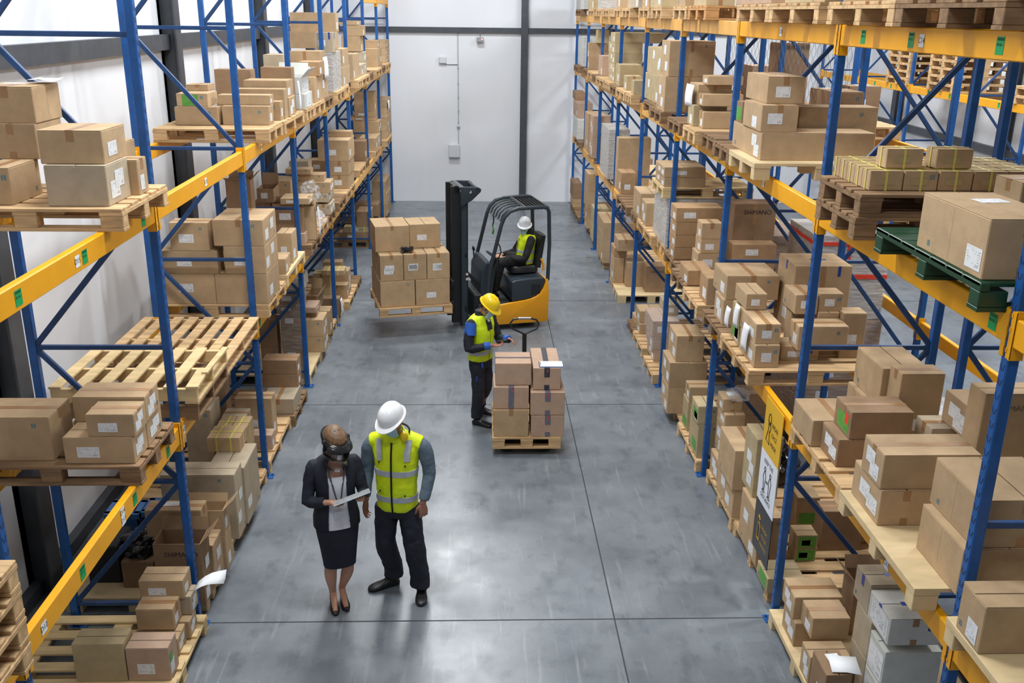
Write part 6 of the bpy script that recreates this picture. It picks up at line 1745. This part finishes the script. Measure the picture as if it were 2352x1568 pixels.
# ---------------------------------------------------------------- the safety banner on the right rack
def banner():
    xs, ya, yb, z0, z1 = 2.478, 7.07, 7.54, .375, 1.82
    t = empty('safety_sign', (xs, (ya+yb)/2, z0), 'tall yellow, white and black safety sign board on the right rack aisle front', 'sign')
    YEL = mat('sign_yellow', srgb(226,178,24), .4); WHT = mat('sign_white', srgb(226,230,240), .4); BLK_ = mat('sign_black', srgb(30,29,30), .4); GOLD = mat('sign_gold', srgb(206,160,40), .4)
    h = (z1-z0)/3; u = Vector((0, -1, 0)); v = Vector((0, 0, 1)); f = xs-.0015
    for i, (m, nm) in enumerate(((BLK_, 'black_panel'), (WHT, 'white_panel'), (YEL, 'yellow_panel'))):
        MB().box(xs, xs+.006, ya, yb, z0+h*i, z0+h*(i+1)).build(nm, m, t)
    P_ = lambda s, z: Vector((f, (ya+yb)/2 - s, z))      # s to the reader's right
    def line(pts, r, m, nm): return MB().tube([P_(a, b) for a, b in pts], r, 6).build(nm, m, t)
    # head with a mask
    c = z0+2.5*h
    head = [(-.085+.035*math.cos(a), c+.075+.05*math.sin(a)) for a in [2*pi*i/20 for i in range(21)]]
    line(head, .0035, INK, 'icon'); line([(-.115, c+.06), (-.085, c+.035), (-.055, c+.06)], .0035, INK, 'icon'); line([(-.062, c+.045), (-.045, c+.0), (-.06, c-.03), (-.08, c-.035)], .0035, INK, 'icon')
    line([(-.105, c+.04), (-.105, c-.02), (-.15, c-.13), (-.05, c-.145), (-.075, c-.035)], .0035, INK, 'icon')
    for i, s in enumerate(('WEAR', 'FACE', 'MASK')): text(s, .062, INK, t, P_(.06, c+.045-.085*i), u, v)
    c = z0+1.5*h
    text('KEEP THE', .058, INK, t, P_(.0, c+.165), u, v); text('DISTANCE', .058, INK, t, P_(.0, c-.165), u, v)
    for s in (-.075, .075):
        line([(s+.018*math.cos(a), c+.095+.022*math.sin(a)) for a in [2*pi*i/14 for i in range(15)]], .003, INK, 'icon')
        line([(s-.012, c+.07), (s-.034, c+.03), (s-.022, c-.03), (s-.012, c-.10), (s+.012, c-.10), (s+.022, c-.03), (s+.034, c+.03), (s+.012, c+.07), (s-.012, c+.07)], .003, INK, 'icon')
        line([(s-.04, c-.112), (s, c-.125), (s+.04, c-.112), (s, c-.10), (s-.04, c-.112)], .003, INK, 'icon')
    line([(-.022, c), (.022, c)], .003, INK, 'icon'); line([(.010, c+.012), (.022, c), (.010, c-.012)], .003, INK, 'icon'); line([(-.010, c+.012), (-.022, c), (-.010, c-.012)], .003, INK, 'icon')
    c = z0+.5*h
    line([(-.12, c-.11), (-.05, c-.11), (-.045, c+.02), (-.065, c+.045), (-.105, c+.045), (-.125, c+.02), (-.12, c-.11)], .0035, GOLD, 'icon')
    line([(-.085, c+.045), (-.085, c+.10), (-.12, c+.10), (-.13, c+.085)], .0035, GOLD, 'icon'); line([(-.14, c+.06), (-.10, c+.12), (-.06, c+.09)], .0035, GOLD, 'icon')
    for i, s in enumerate(('WASH', 'YOUR', 'HANDS')): text(s, .058, GOLD, t, P_(.07, c+.045-.08*i), u, v)
banner()

# ---------------------------------------------------------------- loose papers, bags, crates
def sheet(name, pts, label, cat, m=PAPER, group=None):
    """curled sheet through rows of points"""
    q = MB(); n = len(pts[0]); q.v = [Vector(p) for r in pts for p in r]
    for i in range(len(pts)-1):
        for j in range(n-1): q.f.append((i*n+j, i*n+j+1, (i+1)*n+j+1, (i+1)*n+j))
    c = sum(q.v, Vector())/len(q.v); o = q.build(name, m, loc=c, smooth='all'); s = o.modifiers.new('thickness', 'SOLIDIFY'); s.thickness = .001; s.offset = 0
    return tag(o, label, cat, group)
def at(side, lev, k, n): 
    r = [c for c in CARTONS if c[0] == side and c[1] == lev and c[2] == k]; return r[n]
random.seed(5)
def hanging(x, y0, y1, ztop, ln, s, label, m=PAPER):
    rows = []
    for i in range(6):
        t = i/5; rows.append([(x + s*(.004+.014*math.sin(t*2.6)+.004*j), y0+(y1-y0)*j/2 + .02*t, ztop-ln*t) for j in range(3)])
    sheet('paper_sheet', rows, label, 'paper sheet', m)
sheet('paper_sheet', [[(-2.27+.05*i, 6.63+.06*j+.03*i, .515+.02*math.sin(i)+.012*i*(j == 2)+.004*j) for j in range(3)] for i in range(5)], 'white sheet sticking out over the aisle beside the near left floor cartons', 'paper sheet')
hanging(-2.205, 12.02, 12.08, 4.09, .36, 1, 'long white sheet hanging down the white labelled cartons, left upper shelf')
hanging(-2.19, 13.98, 14.3, 4.28, .30, 1, 'white sheets hanging beside the wrapped load on the left upper shelf')
hanging(-2.17, 12.72, 12.80, 2.42, .40, 1, 'curled white sheet hanging over the lower left beam, fourth bay')
hanging(-2.25, 24.1, 24.5, 2.83, .22, 1, 'white sheet sticking out high on the left rack near the back wall')
hanging(-2.29, 15.16, 15.3, .41, .28, 1, 'white sheet hanging from the dark floor carton, left rack fifth bay')
hanging(2.395, 10.9, 11.25, 4.16, .24, -1, 'two white list sheets hung on the leaning carton, right upper shelf')
hanging(2.395, 7.95, 8.10, 2.30, .25, -1, 'white list hanging on the near carton pile, right lower shelf')
hanging(2.395, 8.30, 8.42, 2.38, .22, -1, 'curled white list next to the green labelled carton, right lower shelf')
hanging(2.40, 8.62, 8.74, 2.26, .20, -1, 'rolled white sheet farther along the right lower shelf')
sheet('paper_sheet', [[(2.52+.10*i+.015*j, 5.60+.10*j-.02*i, .478+.008*math.sin(i*2+j)+.004*i) for j in range(3)] for i in range(3)], 'white sheet lying on the lowest carton, near right floor', 'paper sheet')
sheet('paper_sheet', [[(-2.99+.04*i, 6.62+.07*j, 4.432+.018*random.random()) for j in range(4)] for i in range(5)], 'crumpled white paper on the top left carton, left upper shelf', 'paper')
def bag(c, r, label, m, name='plastic_bag', sq=.7, seed=0):
    bm = bmesh.new(); bmesh.ops.create_icosphere(bm, subdivisions=4, radius=1)
    for v in bm.verts:
        n = noise.fractal(v.co*2.2 + Vector((seed*7.1, seed*3.3, 0)), 1.0, 2.0, 4); k = 1 + .38*n
        p = v.co*k; p.z = max(p.z*sq, -sq*.8); v.co = Vector((p.x*r[0], p.y*r[1], (p.z+sq*.8)*r[2]))
    q = MB(); bm.verts.index_update(); q.raw([v.co + Vector(c) for v in bm.verts], [tuple(x.index for x in f.verts) for f in bm.faces]); bm.free()
    o = q.build(name, m, loc=c, smooth=True); return tag(o, label, 'plastic bag')
BLACKBAG = mat('black_plastic_film', srgb(22,23,26), .18, bump=.5, bscale=12)
# back of the left floor, second bay from the camera
C_B = mat('blue_crate_plastic', srgb(62,110,170), .45); C_D = mat('black_cardboard', srgb(34,35,38), .7)
def crate(x0, x1, y0, y1, z0, z1, label):
    t = empty('plastic_crate', ((x0+x1)/2, (y0+y1)/2, z0), label, 'crate', 'blue crates')
    q = MB(); th = .014
    q.box(x0, x1, y0, y0+th, z0, z1-.06).box(x0, x1, y1-th, y1, z0, z1-.06).box(x0, x0+th, y0, y1, z0, z1-.06).box(x1-th, x1, y0, y1, z0, z1-.06).box(x0, x1, y0, y1, z0, z0+th)
    q.build('body', C_B, t)
    r = MB(); r.box(x0-.01, x1+.01, y0-.01, y0+.05, z1-.06, z1, .006).box(x0-.01, x1+.01, y1-.05, y1+.01, z1-.06, z1, .006).box(x0-.01, x0+.05, y0, y1, z1-.06, z1, .006).box(x1-.05, x1+.01, y0, y1, z1-.06, z1, .006).box((x0+x1)/2-.03, (x0+x1)/2+.03, y0, y1, z1-.05, z1-.004, .004)
    r.build('rim', C_B, t)
    MB().box(x0+.02, x1-.02, y0+.02, y1-.02, z1-.16, z1-.12).build('lid_inset', C_D, t)
def plain(x0, x1, y0, y1, z0, z1, m, label, cat='box', name='black_box'):
    o = MB().box(x0, x1, y0, y1, z0, z1, .006).build(name, m, loc=((x0+x1)/2, (y0+y1)/2, z0)); tag(o, label, cat); MB().box(x0+.01, x1-.01, y0+.01, y1-.01, z1, z1+.004).build('lid', m, o); return o
plain(-3.40, -3.12, 7.32, 7.68, .145, .50, C_D, 'black box at the rear of the left floor beside the wall, on plywood')
crate(-3.40, -3.10, 7.80, 8.06, .146, .56, 'blue plastic crate behind the black box, nearer the wall')
crate(-3.06, -2.90, 7.80, 8.06, .146, .58, 'blue plastic crate behind the black bag, nearer the aisle')
carton('L', -3.08, -2.80, 7.24, 7.52, .145, .40, 'd', '', 'dark brown carton under the black plastic bag on plywood pallet', 'cartons behind the left floor')
bag((-2.95, 7.42, .405), (.16, .16, .16), 'crumpled shiny black plastic bag on a brown carton, left floor', BLACKBAG, seed=3)
bag((-2.78, 6.10, 2.0), (.06, .08, .12), 'crumpled clear plastic bag between cartons, left lower shelf near camera', FILM_W, seed=8)
bag((-2.30, 13.05, 2.43), (.13, .14, .22), 'clear air filled plastic bag on the open carton, left lower shelf', FILM, seed=11)
bag((-2.30, 13.55, 2.0), (.10, .12, .16), 'silvery plastic bag beside the empty pallet, left lower shelf', FILM_W, seed=12)
bag((2.75, 9.3, 1.06), (.12, .12, .09), 'small clear plastic wrapper on the kraft cartons, right floor', FILM, seed=15)
bag((3.2, 9.2, .14), (.2, .2, .36), 'dark plastic bag deep under the right rack, second bay', BLACKBAG, seed=17)

# ---------------------------------------------------------------- goods beyond the right rack (rack behind the right one and second aisle)
for n, (x0, x1, y0, y1, lev, ty) in enumerate(((3.72, 4.8, 10.9, 11.7, 'm', 'p'), (3.72, 4.8, 12.5, 13.5, 'm', 'p'), (3.72, 4.8, 13.6, 14.6, 'm', 'd'), (3.76, 4.8, 10.4, 11.6, 'f', 'd'), (3.76, 4.8, 12.6, 13.8, 'f', 'd'), (3.74, 4.8, 7.3, 8.5, 'f', 'd'), (3.74, 4.8, 5.2, 6.4, 'f', 'd'))):
    pallet_at(ty, x0, x1, y0, y1, 3.58 if lev == 'm' else 0, '%s in the rack behind the right one, %s, %s' % (PAL_LABEL[ty], 'upper shelf' if lev == 'm' else 'floor', ('nearest', 'second', 'farthest', 'second in line', 'farthest in line', 'near the camera', 'nearest of all')[n]), 'pallets of the rack behind the right one')
BG = 'cartons in the rack behind the right one'
carton('B', 3.80, 4.20, 12.55, 12.95, 3.724, 4.58, 'd', 'LT', 'tall brown carton with white top behind the right rack, upper shelf', BG)
carton('B', 3.80, 4.60, 13.70, 14.2, 3.724, 4.24, 'p', 'A', 'pinkish carton behind the right rack, upper shelf, farther along', BG)
carton('B', 3.85, 4.15, 11.0, 11.35, 3.724, 4.12, 'd', 'FA', 'brown carton with papers behind the right rack, upper shelf, nearer', BG)
carton('B', 4.18, 4.55, 11.0, 11.35, 3.724, 4.16, 'd', 'FA', 'brown carton with front sheet behind the right rack, upper shelf, right', BG)
MB_ = MB()
carton('B', 3.80, 4.70, 10.45, 11.5, .144, 1.55, 'd', 'FFW', 'big film wrapped brown load behind the right rack on the floor, nearer', BG)
carton('B', 3.80, 4.70, 12.7, 13.7, .144, 2.05, 'd', 'FFW', 'big film wrapped brown load behind the right rack on the floor, farther', BG)
carton('B', 3.82, 4.68, 10.50, 11.45, 1.56, 2.55, 'f', 'W', 'milky wrapped load with red tape on top of the brown load behind right rack', BG)
q = MB(); q.box(3.808, 4.692, 10.488, 11.462, 2.05, 2.10).box(3.808, 4.692, 10.488, 11.462, 2.44, 2.48).box(4.2, 4.24, 10.488, 11.462, 1.6, 2.562)
ob = [o for o in bpy.data.objects if o.get('label', '').startswith('milky wrapped')][0]; g = q.build('red_tape', RED, ob); g['label'] = 'red tape bands'
carton('B', 3.80, 4.6, 7.35, 8.4, .144, 1.3, 'k', 'LAW', 'film wrapped tan load behind the right rack on the floor, close by', BG)
bag((4.25, 8.0, 1.31), (.42, .45, .16), 'crumpled clear film on the wrapped load behind the right rack', FILM_W, seed=21)
carton('B', 3.80, 4.5, 5.3, 6.3, .144, 1.35, 'k', 'LAW', 'film wrapped load behind the right rack, nearest to the camera', BG)
# pallets and goods of the far rack
for n, (y, cntp, z0) in enumerate(((20.6, 9, 3.58), (18.6, 5, 3.58), (20.7, 8, 0), (17.9, 3, 0), (15.4, 2, 3.58))):
    for i in range(cntp):
        pallet_at('p', 8.80, 9.95, y-.55, y+.55, z0+i*.146, 'pale pallet of the %s stack in the far rack, %s from the bottom' % (('tall upper', 'short upper', 'tall floor', 'low floor', 'nearest upper')[n], ORD[i]), 'stacked pallets of the far rack', detail=False)
    if n < 2:
        for i in range(cntp): 
            g = MB().quad((8.797, y-.40, z0+i*.146+.06), (0, -.13, 0), (0, 0, .06)).build('paper_label', PAPER, loc=(8.797, y-.4, z0+i*.146+.06)); 
            bpy.data.objects.remove(g)
carton('R', 8.85, 9.3, 15.0, 15.5, 3.58+.292, 4.25, 'y', 'GH', 'olive carton with green label on the far rack beyond the second aisle', 'cartons on the far rack')
carton('R', 8.95, 9.6, 12.5, 13.2, 0, .55, 'p', 'B', 'pinkish carton with blue tape on the far rack floor', 'cartons on the far rack')
carton('R', 8.95, 9.6, 13.3, 13.9, 0, .42, 'p', 'B', 'low pinkish carton with blue tape on the far rack floor, behind', 'cartons on the far rack')
# wire netting hung between the rack behind the right one frames
NET = mat('galvanised_wire', srgb(120,126,132), .4, metal=.6)
def net(x, y0, y1, z0, z1, label, pitch=.09):
    cu = bpy.data.curves.new('wire_netting', 'CURVE'); cu.dimensions = '3D'; cu.bevel_depth = .0022; cu.bevel_resolution = 0
    ny = int((y1-y0)/pitch)
    for i in range(ny):
        s_ = cu.splines.new('POLY'); nz = int((z1-z0)/(pitch*.5)); s_.points.add(nz)
        for j in range(nz+1):
            off = pitch*.25*(1 if (j//1) % 4 in (0, 1) else -1)*(1 if i % 2 == 0 else -1)
            s_.points[j].co = (x, y0+pitch*(i+.5)+off, z0+j*pitch*.5, 1)
    t = bpy.data.objects.new('t', cu); COL.objects.link(t); bpy.context.view_layer.update()
    me = bpy.data.meshes.new_from_object(t.evaluated_get(bpy.context.evaluated_depsgraph_get())); bpy.data.objects.remove(t); me.materials.append(NET)
    o = bpy.data.objects.new('wire_netting', me); COL.objects.link(o)
    return tag(o, label, 'netting', None, 'stuff')
net(3.70, 9.75, 14.9, 3.70, 5.4, 'hexagonal wire netting behind the right rack above the upper shelf')
